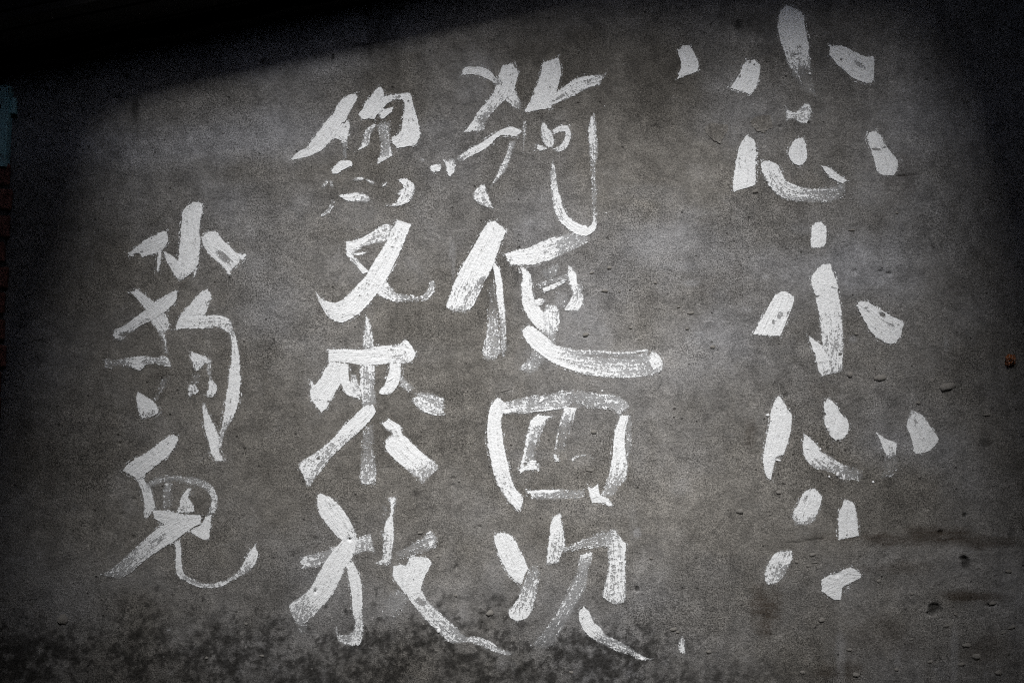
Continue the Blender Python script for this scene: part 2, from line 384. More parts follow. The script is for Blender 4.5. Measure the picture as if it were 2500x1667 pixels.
for pts, w, a in (([(2118, 1018), (2135, 1000)], 2.2, .5), ([(2308, 826), (2322, 856)], 2.6, .45), ([(2296, 972), (2322, 1002)], 3.0, .3), ([(846, 553), (882, 556)], 2.0, .6), ([(1222, 956), (1240, 952), (1254, 955)], 2.2, .5),
                  ([(2352, 1360), (2370, 1347)], 2.0, .5), ([(1100, 586), (1112, 620), (1108, 660)], 3.0, .3), ([(1386, 870), (1380, 905)], 2.2, .3), ([(620, 1552), (650, 1590)], 2.2, .4), ([(785, 365), (800, 385)], 2.0, .4),
                  ([(1800, 700), (1850, 660)], 2.2, .25), ([(1560, 640), (1590, 668), (1600, 700)], 2.5, .3), ([(1030, 430), (1060, 400)], 2.2, .25), ([(2150, 560), (2200, 585)], 2.0, .25)):
    scratch(pts, w, a)
for k in range(46):
    x, y = rs.uniform(150, 2400), rs.uniform(200, 1550); L_ = rs.uniform(12, 60); an = rs.choice((0.35, -0.9, 1.5, 0.1)) + rs.uniform(-.25, .25)
    scratch([(x, y), (x + L_ * math.cos(an) * .5 + rs.uniform(-3, 3), y + L_ * math.sin(an) * .5), (x + L_ * math.cos(an), y + L_ * math.sin(an))], rs.uniform(1.7, 2.6), rs.uniform(.12, .34))
# pits, torn patches and hairline cracks
for i, (cx, cy, rx, ry, dep) in enumerate(((2358, 1376, 8, 15, .010), (2352, 1362, 9, 6, .007), (2283, 1486, 15, 14, .011), (2272, 1497, 9, 5, .008), (2297, 1300, 6, 6, .008), (2355, 1257, 5, 5, .006), (1555, 1437, 5, 7, .006),
                                        (1514, 1362, 4, 6, .004), (1114, 1385, 4, 7, .007), (1171, 1286, 4, 4, .006), (1806, 62, 7, 13, .006), (1912, 1187, 3, 7, .006), (2088, 663, 5, 5, .006), (2172, 668, 6, 5, .006), (2150, 662, 8, 3, .004),
                                        (1919, 967, 6, 7, .006), (1905, 310, 4, 4, .006), (292, 1082, 5, 4, .006), (318, 1082, 4, 4, .005), (327, 1218, 4, 5, .005), (2045, 1402, 6, 6, .004), (1640, 850, 3, 9, .004), (1600, 309, 4, 4, .005),
                                        (770, 1315, 4, 4, .005), (770, 1442, 4, 6, .005), (854, 1316, 5, 4, .006), (300, 1255, 8, 5, .004), (326, 1312, 6, 6, .004), (1000, 760, 0.1, 0.1, 0), (1108, 1168, 5, 5, .005), (1105, 1185, 5, 3, .005), (2420, 1478, 14, 5, .006))):
    if dep == 0: continue
    b = blob(cx, cy, rx, ry, 0.45, i + 160, 0.45)
    H -= dep * b
    if i < 8: mould = np.maximum(mould, 0.8 * b)  # shade inside these holes painted in through the mould mask
def crack(pts, w=1.9, dep=.003):
    ax_ = [p[0] for p in pts]; ay_ = [p[1] for p in pts]
    c0, c1 = np.searchsorted(xs, (WX(min(ax_) - 12), WX(max(ax_) + 12))); r0, r1 = np.searchsorted(zs, (WZ(max(ay_) + 12), WZ(min(ay_) - 12)))
    sl_ = (slice(r0, r1), slice(c0, c1))
    d = np.full((r1 - r0, c1 - c0), 1e9)
    wx = PX[sl_] + 5 * fbm(GX[sl_], GZ[sl_], 30, 3, 7); wy = PY[sl_] + 5 * fbm(GX[sl_], GZ[sl_], 30, 3, 8)
    for (ax, ay), (bx_, by_) in zip(pts[:-1], pts[1:]):
        vx, vy = bx_ - ax, by_ - ay
        tt = np.clip(((wx - ax) * vx + (wy - ay) * vy) / (vx * vx + vy * vy), 0, 1)
        d = np.minimum(d, np.hypot(wx - ax - tt * vx, wy - ay - tt * vy))
    m = 1 - sstep(w * 0.4, w, d)
    H[sl_] -= dep * m; mould[sl_] = np.maximum(mould[sl_], 0.7 * m)  # dark line painted into the crack through the mould mask
crack([(88, 549), (105, 546), (125, 549)])
crack([(58, 840), (85, 832), (110, 834)])
crack([(88, 870), (100, 885), (92, 900)])
crack([(2010, 1313), (1980, 1318), (1920, 1324)], 1.8, .002)
crack([(2190, 429), (2240, 426)], 1.6, .002)
crack([(1600, 840), (1598, 862)], 1.6, .002)

verts = np.empty((NX * NZ, 3), dtype=np.float32)
verts[:, 0] = GX.ravel(); verts[:, 1] = -H.ravel(); verts[:, 2] = GZ.ravel()
ii = (np.arange(NZ - 1)[:, None] * NX + np.arange(NX - 1)[None, :]).ravel()
quads = np.stack((ii, ii + 1, ii + 1 + NX, ii + NX), axis=1).astype(np.int32)
def grid_mesh(name, verts, quads, attrs):
    me = bpy.data.meshes.new(name)
    me.vertices.add(len(verts)); me.vertices.foreach_set('co', np.ascontiguousarray(verts, dtype=np.float32).ravel())
    me.loops.add(quads.size); me.loops.foreach_set('vertex_index', quads.ravel())
    me.polygons.add(len(quads))
    me.polygons.foreach_set('loop_start', np.arange(0, quads.size, 4, dtype=np.int32))
    me.polygons.foreach_set('use_smooth', np.ones(len(quads), dtype=bool))
    me.update(calc_edges=True)
    for k, a in attrs.items():
        at = me.attributes.new(k, 'FLOAT', 'POINT'); at.data.foreach_set('value', np.ascontiguousarray(a, dtype=np.float32).ravel())
    return me
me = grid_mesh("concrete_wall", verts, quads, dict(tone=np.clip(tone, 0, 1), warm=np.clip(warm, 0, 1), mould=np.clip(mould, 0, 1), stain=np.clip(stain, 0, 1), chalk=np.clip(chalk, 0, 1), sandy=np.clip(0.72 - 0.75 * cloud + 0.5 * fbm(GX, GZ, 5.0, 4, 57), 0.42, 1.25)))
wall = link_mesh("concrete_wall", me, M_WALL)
tag(wall, "grey cement wall covered in large white brushed Chinese writing, mouldy along its foot", "wall", kind="thing")
bm = bmesh.new(); add_box(bm, -3.1, 3.1, 0.02, 0.26, 0, RZ - 0.003)
bm_obj("wall_core", bm, M_DARKW, wall)

D0 = 3; R0 = 2; Hd = H[R0:R0 + len(dz), D0:D0 + len(dx)]
def wall_h(x, z):
    fx = np.clip((x - dx[0]) / STEP, 0, len(dx) - 1.001); fz = np.clip((z - dz[0]) / STEP, 0, len(dz) - 1.001)
    ix = fx.astype(int); iz = fz.astype(int); fx = fx - ix; fz = fz - iz
    return (Hd[iz, ix] * (1 - fx) + Hd[iz, ix + 1] * fx) * (1 - fz) + (Hd[iz + 1, ix] * (1 - fx) + Hd[iz + 1, ix + 1] * fx) * fz

# ------------------------------------------------------------------ brush strokes
# each stroke is a list of cross-sections: one edge x,y, other edge x,y, paint load at each edge
CHARS = []
def char(label, x0, y0, s, strokes, chips=()):
    CHARS.append((label, x0, y0, s, strokes, chips))

char("top right character: long upright stroke between two slanting dabs, fading at its foot", 1640, 0, 4.0, [
 [(1110,60,1180,75),(1060,130,1260,120),(1038,210,1285,180),(1048,320,1305,290),(1075,430,1330,420,.95),(1100,520,1340,510,.84),(1125,610,1350,600,.72),(1160,690,1370,650,.45,.25),(1185,790,1390,720,.25,.12),(1230,850,1410,900,.06,.42),(1250,900,1420,950,.03,.2)],
 [(735,598,800,592),(700,635,860,640),(690,680,860,690),(655,740,850,750),(605,810,812,865),(570,858,757,920)],
 [(1545,455,1540,540),(1660,455,1600,610),(1760,500,1690,690),(1880,560,1780,770),(1970,575,1880,805),(1972,780,1950,805)],
 [(1100,1020,1120,1190,.5,.6),(1150,1085,1140,1170,.8),(1210,1095,1200,1170,.7),(1270,1040,1260,1205,.8),(1330,1010,1310,1205,.78),(1375,1090,1345,1170,.6)],
], ((1840,640,75,22,28,.45),(1655,585,14,14,0,.8),(665,750,35,8,-60,.8),(762,612,12,10,0,.8),(806,635,12,10,0,.8),(1245,460,20,20,0,.5),(1200,540,70,10,-15,.4),(1030+280,1060,60,10,-10,.3)))
char("lone comma shaped dab left of the top right character", 1640, 0, 4.0, [
 [(110,455,165,450),(72,490,205,500),(68,540,235,560),(85,590,258,610),(92,640,262,650),(82,700,240,700),(70,745,130,745),(60,772,66,770)]], ((120,545,26,30,0,.16),))
char("upper right heart character: smile shaped hook with dot above and dabs on both sides", 1740, 240, 3.92, [
 [(315,368,350,370),(272,430,400,420),(240,520,412,500,.97,1),(222,620,412,600,.93,1),(208,720,408,700,.93,1),(195,810,405,800),(193,860,385,838),(205,900,230,885)],
 [(820,385,860,385),(760,430,885,440),(730,510,900,510),(740,580,900,560),(775,625,880,610),(820,643,855,635)],
 [(485,605,545,605),(462,650,620,640,.95,1),(480,730,660,720,.82,.95),(540,840,700,790,.7,.95),(620,930,760,825,.58,.9),(730,985,840,850,.5,.9),(880,1000,930,860,.4,.62),(1020,1005,1050,850,.42,.45),(1150,1000,1150,830,.3,.5),(1230,960,1220,810,.15,.6),(1290,900,1265,785,.05,.5)],
 [(1035,640,1045,650),(1070,690,1110,665),(1110,740,1190,725),(1180,790,1250,765),(1240,815,1275,790)],
 [(1500,330,1560,315),(1480,380,1610,365),(1500,450,1640,430),(1520,510,1690,500),(1545,580,1760,590),(1565,660,1770,660),(1590,715,1740,730),(1640,738,1720,738)],
 [(1720,540,1760,540,.3),(1770,590,1810,590,.35),(1790,640,1830,640,.2)],
], ((1565,490,50,18,8,.7),(1640,475,20,14,0,.6),(885,490,12,40,10,.3),(380,500,7,9,0,.6)))
char("short upright oval dab below the upper right heart character", 1740, 240, 3.92, [
 [(985,1192,1035,1190),(950,1235,1080,1230),(945,1310,1085,1300),(945,1370,1083,1370),(942,1428,1060,1425)]])
char("lower right character: ragged upright stroke with hook between two slanting dabs", 1780, 620, 3.92, [
 [(500,365,555,362),(440,400,612,420),(385,490,600,500),(320,610,550,630),(265,710,510,720),(232,770,485,785)],
 [(890,105,965,97),(795,210,1000,200),(792,290,1040,310),(825,390,1040,370),(845,500,1065,500),(865,600,1080,600,.93,.85),(875,700,1085,700,.9,.85),(885,800,1090,800,.8),(890,880,1095,880,.75),(860,960,1090,960,.8),(840,1050,1085,1060,.9,.7),(860,1120,1080,1125,.95,.35),(885,1180,950,1150,.9,.3)],
 [(760,785,770,790),(790,870,860,860),(820,960,930,950),(845,1040,1000,1020)],
 [(1250,455,1225,500),(1330,465,1270,590),(1430,520,1310,660),(1540,590,1370,760,.9,1),(1670,650,1450,825,.85,1),(1655,720,1530,855),(1640,790,1590,850)],
], ((485,590,32,40,20,.5),(422,650,18,30,15,.6),(560,570,12,18,0,.7),(1465,582,36,22,20,.9),(1320,515,34,12,-30,.5),(1330,545,30,8,40,.4),(1540,670,60,12,25,.25),(1062,960,22,14,0,.8),(845,405,30,8,-15,.7),(1000,325,40,6,15,.7)))
char("lower right heart character: short drying hook with ragged dot and long leaf shaped left stroke", 1800, 940, 4.523, [
 [(450,125,465,125),(415,170,510,190),(370,290,570,290),(365,380,598,340),(345,480,590,470),(315,590,560,590),(300,700,530,690),(288,790,505,760),(288,870,415,850,1,.9),(300,960,390,940),(340,1025,370,1035)],
 [(990,155,1005,158),(955,240,1090,220),(975,310,1140,310),(955,400,1205,380),(990,480,1225,470),(1030,560,1200,545),(1080,598,1160,590)],
 [(750,550,765,555),(725,630,850,630),(730,730,925,730),(770,830,990,770,.95,.85),(850,920,1100,830,.5,.7),(950,945,1180,880,.3,.72),(1080,985,1240,880,.5,.5),(1170,1055,1250,900,.55,.2),(1280,1050,1330,900,.5,.2),(1390,1080,1400,960,.25,.08)],
 [(1540,530,1552,535),(1570,590,1650,600),(1605,680,1755,640),(1630,760,1750,730,.75),(1620,825,1750,800,.4,.2)],
 [(1600,850,1770,780,.22),(1580,950,1780,900,.14),(1540,1050,1700,1040,.16)],
 [(1915,275,1930,275,.8),(1885,360,2050,340,.88),(1870,460,2110,430,.92),(1910,560,2170,520),(1940,660,2215,610),(1945,720,2140,710),(1980,755,2060,745)],
], ((460,790,50,14,-25,.6),(440,250,40,20,40,.25),(430,830,60,12,0,.4)))
char("left exclamation mark at the foot of the right column, streaky top stroke over a tilted dab", 1800, 1160, 4.612, [
 [(820,150,865,140,.8),(740,200,935,220,.95),(690,310,942,290),(640,390,905,390),(615,470,890,440,.9),(630,510,870,510,.6),(640,590,800,570,.2)],
 [(470,850,600,845,.8),(410,890,630,880,1,.6),(370,950,600,960),(330,1030,580,1040,.95,.3),(305,1120,540,1130,.9,.3),(330,1220,430,1215,.9,.7)],
], ((770,270,12,60,20,.45),(870,235,30,14,0,.3),(430,1030,60,14,-20,.2)))
char("right exclamation mark at the foot of the right column, clean flat brush strokes", 1800, 1160, 4.612, [
 [(1200,275,1240,275),(1180,340,1310,320),(1150,400,1330,390),(1140,500,1350,490),(1138,600,1352,600),(1138,690,1345,680,.9,1),(1135,740,1200,710,.7,.4)],
 [(1390,1110,1380,1150),(1280,1040,1270,1210),(1200,1055,1190,1250),(1090,1115,1170,1330),(1000,1140,1160,1390),(945,1195,1090,1395),(955,1300,1020,1350)],
 [(1190,1230,1290,1220,.4,.2),(1190,1350,1270,1350,.35,.1)],
], ((1230,670,60,12,0,.35),(1280,400,16,10,0,.3)))
char("topmost character of the second column from right, with a long thin hook at its right", 1030, 120, 3.267, [
 [(320,205,330,160),(390,200,380,142),(470,215,480,150),(550,255,540,175,.95),(600,300,590,230,.7),(640,380,680,300,.72),(690,430,740,330,.85),(740,470,780,400,.6),(780,515,800,450,.3)],
 [(645,135,725,122),(620,200,760,190),(600,270,745,290),(570,350,720,360,.9),(520,420,640,430,1,.75),(450,500,560,520,1,.35),(410,570,520,570,1,.3),(335,665,500,655,1,.55)],
 [(970,110,1085,72),(950,190,1105,160),(920,280,1100,240),(880,390,1080,310),(820,505,1030,470)],
 [(1040,370,1030,450,1,.95),(1150,290,1130,410,1,.75),(1250,230,1220,370,1,.7),(1340,215,1310,320,.9,.85),(1400,210,1400,290,.8),(1480,190,1420,300,.35)],
 [(790,660,760,695),(720,622,700,690),(640,645,640,685),(560,695,590,715),(470,750,510,795,.95),(380,800,400,850,.92),(290,850,350,880,.5,.6),(240,880,300,910,.3,.2)],
 [(700,740,760,730,.6,.3),(680,820,730,810,.85,.4),(640,910,700,910,.9,.5),(600,1000,650,1000,.8,.5),(550,1090,590,1070,.5,.3),(520,1130,545,1110,.3)],
 [(480,1075,500,1075,.7),(420,1140,515,1130,.8),(410,1190,540,1190,.75),(440,1230,560,1250,.4,.8),(540,1270,575,1275,.6)],
 [(60,945,75,970,.9),(90,930,100,980),(140,920,145,970,.9),(165,910,160,950,.4)],
 [(175,885,270,880,.6),(190,930,265,930,.9),(205,990,260,980,.9),(210,1030,225,1030,.5)],
 [(-5,868,0,895,.5),(25,885,20,905,.5),(60,910,50,922,.3)],
 [(803,575,832,575,.6),(803,640,830,640,.7),(806,730,824,730,.5),(800,830,815,830,.3)],
 [(965,585,985,590,.8),(950,640,1010,640,.9),(955,720,1040,680,.5,1),(985,770,1050,760,.6,1),(1010,785,1040,785,.8)],
 [(1030,650,1040,690,.7),(1090,615,1100,660,.85),(1160,612,1140,660,.95),(1188,680,1145,690,.9),(1170,760,1130,740,.95),(1130,810,1090,780,.9),(1070,830,1050,790,.5)],
 [(918,800,925,772),(950,812,945,768),(990,800,990,782,.8)],
 [(1345,530,1380,510,.8,.5),(1333,640,1392,640,1,.6),(1333,740,1397,740,1,.6),(1335,830,1402,830,.7,.5),(1343,930,1397,940,.5,.3),(1347,1040,1393,1040,.42,.35),(1352,1150,1402,1150,.55,.35),(1352,1260,1398,1250,.4,.3),(1362,1330,1402,1320,.7)],
 [(1035,900,1050,905,.6),(1022,980,1067,970,.5,.95),(1027,1080,1078,1080,.5,1),(1038,1180,1102,1180,.7,1),(1048,1270,1120,1260,.55,1),(1080,1350,1160,1330,.65,1),(1150,1420,1230,1390),(1230,1470,1300,1415),(1310,1490,1330,1420),(1380,1440,1365,1380),(1400,1380,1370,1320,.6,.9)],
], ((620,270,24,34,0,.45),(705,205,20,22,0,.25),(730,265,16,18,0,.5),(720,165,14,18,0,.4),(1100,390,70,16,-25,.3),(1330,250,40,16,-20,.3),(470,560,40,40,0,.25),(1022,300,8,16,15,.5)))
char("second character of the second column from right, with a bold sweep under its right half", 1060, 520, 3.733, [
 [(490,90,560,80),(440,170,645,160),(380,270,625,230),(320,380,575,360),(270,470,545,450),(210,590,500,560,1,.95),(160,710,440,680,.95,.55),(110,845,370,820,.8,.75),(170,900,310,910,.45,.5)],
 [(480,640,565,640,.18),(480,760,580,760,.14),(480,880,590,880,.22),(480,980,600,980,.6,.3),(475,1080,610,1080,.62,.35),(450,1200,610,1200,.66,.42),(440,1260,620,1270,.75,.42),(460,1350,560,1340,.4)],
 [(520,440,545,445),(545,520,590,520),(560,620,620,640),(570,740,630,740),(585,850,640,850,.9),(590,930,650,930,.6,.9),(590,1030,655,1030,.4,.8),(600,1130,655,1130,.35,.8),(600,1230,655,1230,.35,.9),(620,1310,645,1310,.3,.6)],
 [(645,375,700,475),(760,340,790,470,.95,1),(850,320,880,470,.8,1),(940,280,960,455,.85,1),(1060,230,1080,425,.8,.85),(1160,210,1170,380,.6,.5),(1270,170,1270,345,.5,.48),(1360,195,1380,280,.42,.5),(1430,210,1440,250,.2)],
 [(785,505,815,500),(810,580,870,555),(790,660,890,620,.88),(795,750,890,690,.82,1),(810,840,910,780),(850,930,960,870),(920,1020,1010,920),(980,1090,1090,1000,.6,.9),(1030,1130,1100,1060,.35,.6)],
 [(910,830,920,795),(960,842,960,785),(1005,822,1003,788,.7)],
 [(960,520,1140,460,.2,.5),(980,580,1140,520,.2,.4),(1000,640,1130,580,.2,.2)],
 [(1020,830,1080,820,.5),(1000,880,1130,870,.7,.75),(990,940,1140,940,.78,.85),(1015,1030,1140,1030,.66,.78),(1030,1110,1110,1100,.55),(1060,1210,1108,1190,.5)],
 [(985,690,1000,710),(1080,650,1060,705,.95),(1140,625,1130,670,.8),(1220,600,1200,630,.6)],
 [(900,640,960,690,.32,.3),(1100,580,1140,640,.38),(1230,540,1240,610,.45)],
 [(1080,720,1230,680,.16),(1080,840,1240,830,.2),(1110,880,1190,880,.15)],
 [(1220,470,1240,470,.6),(1220,560,1290,560,.9),(1240,640,1300,640,1),(1260,740,1340,700,1,.4),(1240,800,1360,760,1,.7),(1190,880,1350,830,.8,.95),(1240,890,1310,895,.8)],
 [(1240,480,1290,470,.25,.1),(1300,600,1340,600,.2),(1310,720,1365,720,.5,.4)],
 [(805,1070,860,1025),(820,1130,930,1060),(880,1210,1010,1120),(980,1290,1100,1200),(1080,1360,1180,1220,1,.8),(1220,1420,1290,1240,1,.5),(1370,1470,1420,1250,.9,.45),(1520,1490,1560,1265,.85,.35),(1680,1500,1700,1270,.85,.35),(1820,1500,1820,1270,.7,.35),(1920,1490,1900,1250,.55,.4),(1990,1480,1960,1240,.5,.5)],
 [(1400,1245,1405,1265,.6),(1600,1262,1600,1285,.85),(1760,1262,1762,1285,.85),(1890,1245,1890,1265,.8),(1950,1235,1950,1250,.6)],
 [(1950,1350,1980,1240,.9,.4),(1980,1400,2040,1290,.95),(1990,1440,2085,1370,.6,1),(1950,1490,2070,1440,.4,.9)],
 [(900,1240,1000,1290,.6,.3),(860,1320,1020,1340,.5,.25),(790,1400,960,1420,.7,.25),(770,1440,890,1480,.4,.08)],
], ((1580,1310,330,22,2,.25),(450,620,60,40,-40,.3),(700,430,18,30,0,.4)))
char("third character of the second column from right, a square box with two strokes inside", 1160, 920, 4.612, [
 [(250,235,270,240),(190,320,350,320),(155,430,310,430),(140,560,290,520),(140,700,305,650),(160,830,325,800),(190,980,360,960),(220,1110,400,1110,.92,.88),(280,1260,450,1250,.88,.82),(350,1370,520,1320,.92,.86),(450,1470,545,1350,1,.8),(500,1490,530,1440)],
 [(290,290,300,410,.8,.9),(400,270,420,410,.5,.8),(520,230,530,405,.4,.75),(650,200,660,395,.45,.62),(800,190,800,370,.35,.7),(950,150,960,360,.42,.7),(1100,150,1110,330,.42,.25),(1250,160,1240,360,.52,.3),(1400,180,1370,370,.6,.34),(1540,190,1480,370,.58,.38),(1660,240,1560,390,.6,.45),(1740,330,1620,430,.55,.8)],
 [(480,400,485,418,.8),(650,378,655,396,.9),(800,362,803,378,.9),(950,348,955,364,.8)],
 [(970,130,985,130,.6),(968,200,1000,200,.85),(975,280,1005,280,.8),(980,350,1000,345,.4)],
 [(1630,440,1720,430),(1600,540,1720,500,1,.9),(1570,650,1690,600),(1560,760,1680,760),(1550,880,1700,880,1,.85),(1530,980,1720,980,.95,.7),(1510,1080,1720,1080,.8,.6),(1480,1170,1700,1170,.7,.32),(1440,1260,1620,1250,.6,.28),(1410,1340,1570,1350,.7,.28)],
 [(1700,420,1780,430,.45,.2),(1690,600,1780,580,.48,.25),(1680,720,1770,720,.52,.3),(1690,850,1760,850,.52,.22),(1700,950,1740,950,.3,.1)],
 [(700,430,850,450),(630,500,800,480),(600,580,790,560,.9,.4),(590,650,760,640,.9,.28),(575,760,720,760,.6,.14),(555,850,690,850,.6,.14),(530,940,680,960,.7,.28)],
 [(588,640,604,640),(572,760,592,760),(552,850,572,850),(528,950,548,950),(512,1010,530,1010)],
 [(510,1010,515,1080,1),(580,980,570,1050,.9),(640,940,660,1040,1),(730,970,720,1060,.5)],
 [(1010,340,1140,350),(975,430,1130,410,.85,.5),(950,530,1110,520,.55,.16),(925,640,1070,640,.25,.10),(905,770,1040,770,.22,.08),(895,860,1010,860,.2,.06)],
 [(930,590,945,590,.7),(915,690,932,690,.85),(905,770,922,770,.85),(895,850,912,850,.6)],
 [(888,875,912,868),(893,910,928,918),(908,952,938,946)],
 [(1080,920,1100,950,.8),(1130,880,1140,920,.5),(1240,860,1250,900,.25),(1360,900,1340,940,.2)],
 [(590,1290,640,1380,.9,.4),(700,1275,700,1390,.7,.3),(850,1275,850,1390,.6,.3),(960,1265,960,1390,.6,.3),(1100,1260,1100,1385,.45,.25),(1230,1255,1240,1370,.5,.25)],
 [(590,1285,595,1310),(700,1275,702,1308),(850,1272,852,1305),(960,1265,960,1290,.8)],
 [(1270,1230,1290,1330),(1330,1260,1320,1410),(1380,1215,1370,1410),(1410,1330,1440,1410),(1500,1370,1500,1450,.8),(1560,1450,1545,1475,.4)],
], ((570,985,10,20,0,.3),(1620,610,14,20,0,.3)))
char("bottom character of the second column from right, with a long faded slash to lower left", 1180, 1220, 3.733, [
 [(130,305,200,300),(105,360,270,350),(125,440,320,430),(160,530,365,530),(210,630,400,620),(270,710,370,690),(340,765,355,755)],
 [(440,580,490,570,.3),(390,680,520,680,.38),(350,790,500,780,.5,.48),(310,900,480,880,.68,.66),(240,990,460,970,.74),(225,1030,430,1040,.85),(260,1080,380,1080,.88),(300,1105,325,1100,.8)],
 [(645,150,690,125),(615,220,710,210),(605,320,735,300,.95,.82),(590,420,740,410,.86,.66),(580,510,710,500,.86,.66),(575,585,690,570,.9,.5)],
 [(720,440,725,485,.5),(820,390,830,460,.5),(930,340,950,450,.4),(1050,290,1070,440,.4),(1130,260,1130,430,.45)],
 [(1180,250,1215,250,.4),(1110,300,1240,320,.45,.6),(1120,400,1290,400,.65,1),(1130,500,1290,480,.62,.95),(1140,600,1290,600,.62,.95),(1115,710,1295,710,.76,.86),(1100,800,1300,800,.72,.82),(1080,870,1295,880,.8),(1150,925,1280,930,.85,.6),(1190,945,1220,945,.7)],
 [(890,500,990,480,1),(865,570,990,550,.7,.5),(840,660,970,650,.45,.36),(790,770,950,780,.48,.36),(730,900,880,920,.48,.32),(660,1030,810,1050,.5,.26),(570,1160,740,1170,.42,.24),(480,1270,680,1280,.38,.2),(410,1340,620,1370,.25,.12)],
 [(875,1010,915,980),(870,1060,965,1020),(880,1110,1000,1110),(920,1190,1060,1160),(985,1255,1110,1220,1,.5),(1080,1310,1170,1250,.5,.6),(1200,1370,1290,1310,.65,.5),(1320,1410,1380,1360,.5,.42),(1430,1455,1470,1430,.8),(1540,1460,1560,1440,.3)],
], ((945,528,16,8,0,.8),(910,1080,22,12,20,.4),(1060,1270,60,12,25,.25)))
char("tiny stray brush mark low on the wall right of the second column", 1180, 1220, 3.733, [
 [(1800,1220,1830,1220,.3),(1785,1290,1840,1290,.6),(1780,1360,1835,1360,.85),(1810,1410,1850,1410,.3)]])
char("topmost character of the third column from right, broken dashes under two leaning strokes", 690, 190, 4.48, [
 [(740,185,800,180),(660,235,815,220),(600,310,785,290),(560,390,730,380),(470,490,690,470),(400,590,620,600),(340,670,540,680),(270,760,430,790),(170,815,300,850),(95,890,110,902)],
 [(640,520,720,465),(560,600,735,560),(560,655,715,640,1),(640,690,710,690,.8),(650,760,715,760,.45),(650,860,715,860,.35),(650,900,715,900,.4)],
 [(535,1020,555,1050),(590,950,610,1045),(660,905,670,1000),(740,910,740,970,.9),(765,950,760,975,.6)],
 [(1040,115,1075,100),(990,170,1100,160),(920,270,1110,280),(870,350,1090,350),(838,410,1040,400),(880,455,1000,450)],
 [(1090,220,1100,330,1),(1180,195,1180,260,1,.8),(1290,175,1270,240,.7,.9),(1390,180,1330,250,1),(1420,260,1330,290),(1450,370,1330,370,.85,1),(1480,480,1315,470,.9,1),(1500,580,1295,580),(1490,680,1250,640),(1440,740,1200,650),(1260,768,1200,710)],
 [(1050,400,1060,440,.8),(1120,350,1100,450),(1210,325,1200,370,.9)],
 [(1000,510,1020,520),(905,580,990,580,.9,.4),(880,670,960,660,.7,.45),(860,730,950,730,.8,.6),(830,790,850,785)],
 [(1040,460,1190,470,.25,.3),(1030,560,1190,540,.5,.42),(1050,660,1180,660,.34,.6),(1060,760,1190,760,.2,.75),(1050,850,1200,830,.35,.85),(1040,900,1190,860,.9),(1035,950,1060,935,.9)],
 [(430,1185,445,1205,.7),(490,1115,510,1150,.6),(545,1130,520,1170,.6),(562,1200,525,1215,.5)],
 [(540,1330,580,1330,.3),(490,1430,550,1440,.42),(420,1500,500,1490,.48),(395,1535,420,1530,.3)],
 [(615,1295,640,1310,.9),(720,1270,700,1340,.95),(830,1262,800,1355,1,.7),(930,1290,900,1360,.8,.6),(965,1340,960,1360,.4)],
 [(775,1110,785,1128,.7),(860,1088,870,1118,.9),(900,1098,890,1118,.5)],
 [(905,1105,912,1124,.6),(960,1125,960,1155,.85),(1010,1142,1005,1164,.5)],
 [(1070,1165,1075,1190,.4),(1110,1158,1115,1188,.7),(1142,1152,1142,1178,.7)],
 [(1270,1105,1250,1110,.6),(1360,1110,1300,1160,.9),(1440,1170,1325,1190,.6,1),(1450,1250,1320,1240,.55,1),(1400,1350,1280,1310,.5,.9),(1290,1392,1250,1368,.9),(1200,1410,1190,1380,.65),(1110,1402,1110,1388,.4)],
 [(1250,1268,1262,1284,.8),(1322,1212,1334,1242,.9)],
], ((1375,262,18,12,0,.8),(675,490,30,12,-20,.5),(1270,215,80,10,-5,.3),(690,540,12,24,0,.3)))
char("second character of the third column from right, bold crossed strokes", 750, 510, 5.227, [
 [(505,425,500,520),(600,405,560,580),(700,370,690,510,1,.6),(820,300,800,460,.92,.55),(930,225,900,440,.88,.6),(1040,195,1000,430,.72,.58),(1110,215,1060,380,.5)],
 [(560,560,575,582),(620,570,625,588),(700,558,705,580,.9),(775,543,776,554,.8)],
 [(490,560,540,535),(540,640,620,610,.75),(620,720,680,700,.9),(720,830,790,800,1)],
 [(900,1070,1000,930),(1000,1140,1080,1000,.95,.66),(1110,1185,1150,1070,.78,.55),(1250,1190,1270,1090,.55,.45),(1400,1190,1400,1110,.42,.42),(1530,1170,1480,1080,.48,.55),(1610,1080,1550,1000,.48,.66),(1640,980,1560,940,.3,.8),(1600,910,1595,910,.7)],
 [(1140,130,1150,140),(1125,200,1310,200,.95),(1070,280,1300,260,.85,.88),(1010,420,1240,420,.9),(930,560,1180,560,.97),(850,690,1110,700),(770,830,1040,840),(690,930,950,1000,.9,1),(570,1040,880,1090,.82,1),(450,1160,780,1220,1),(370,1200,680,1320),(310,1195,560,1400),(250,1180,430,1450,1,.95),(180,1145,270,1380,1,.7),(118,1072,150,1180)],
], ((740,500,50,24,-20,.4),(430,1230,60,14,-20,.35),(620,610,24,20,0,.4),(600,1365,40,8,-30,.4)))
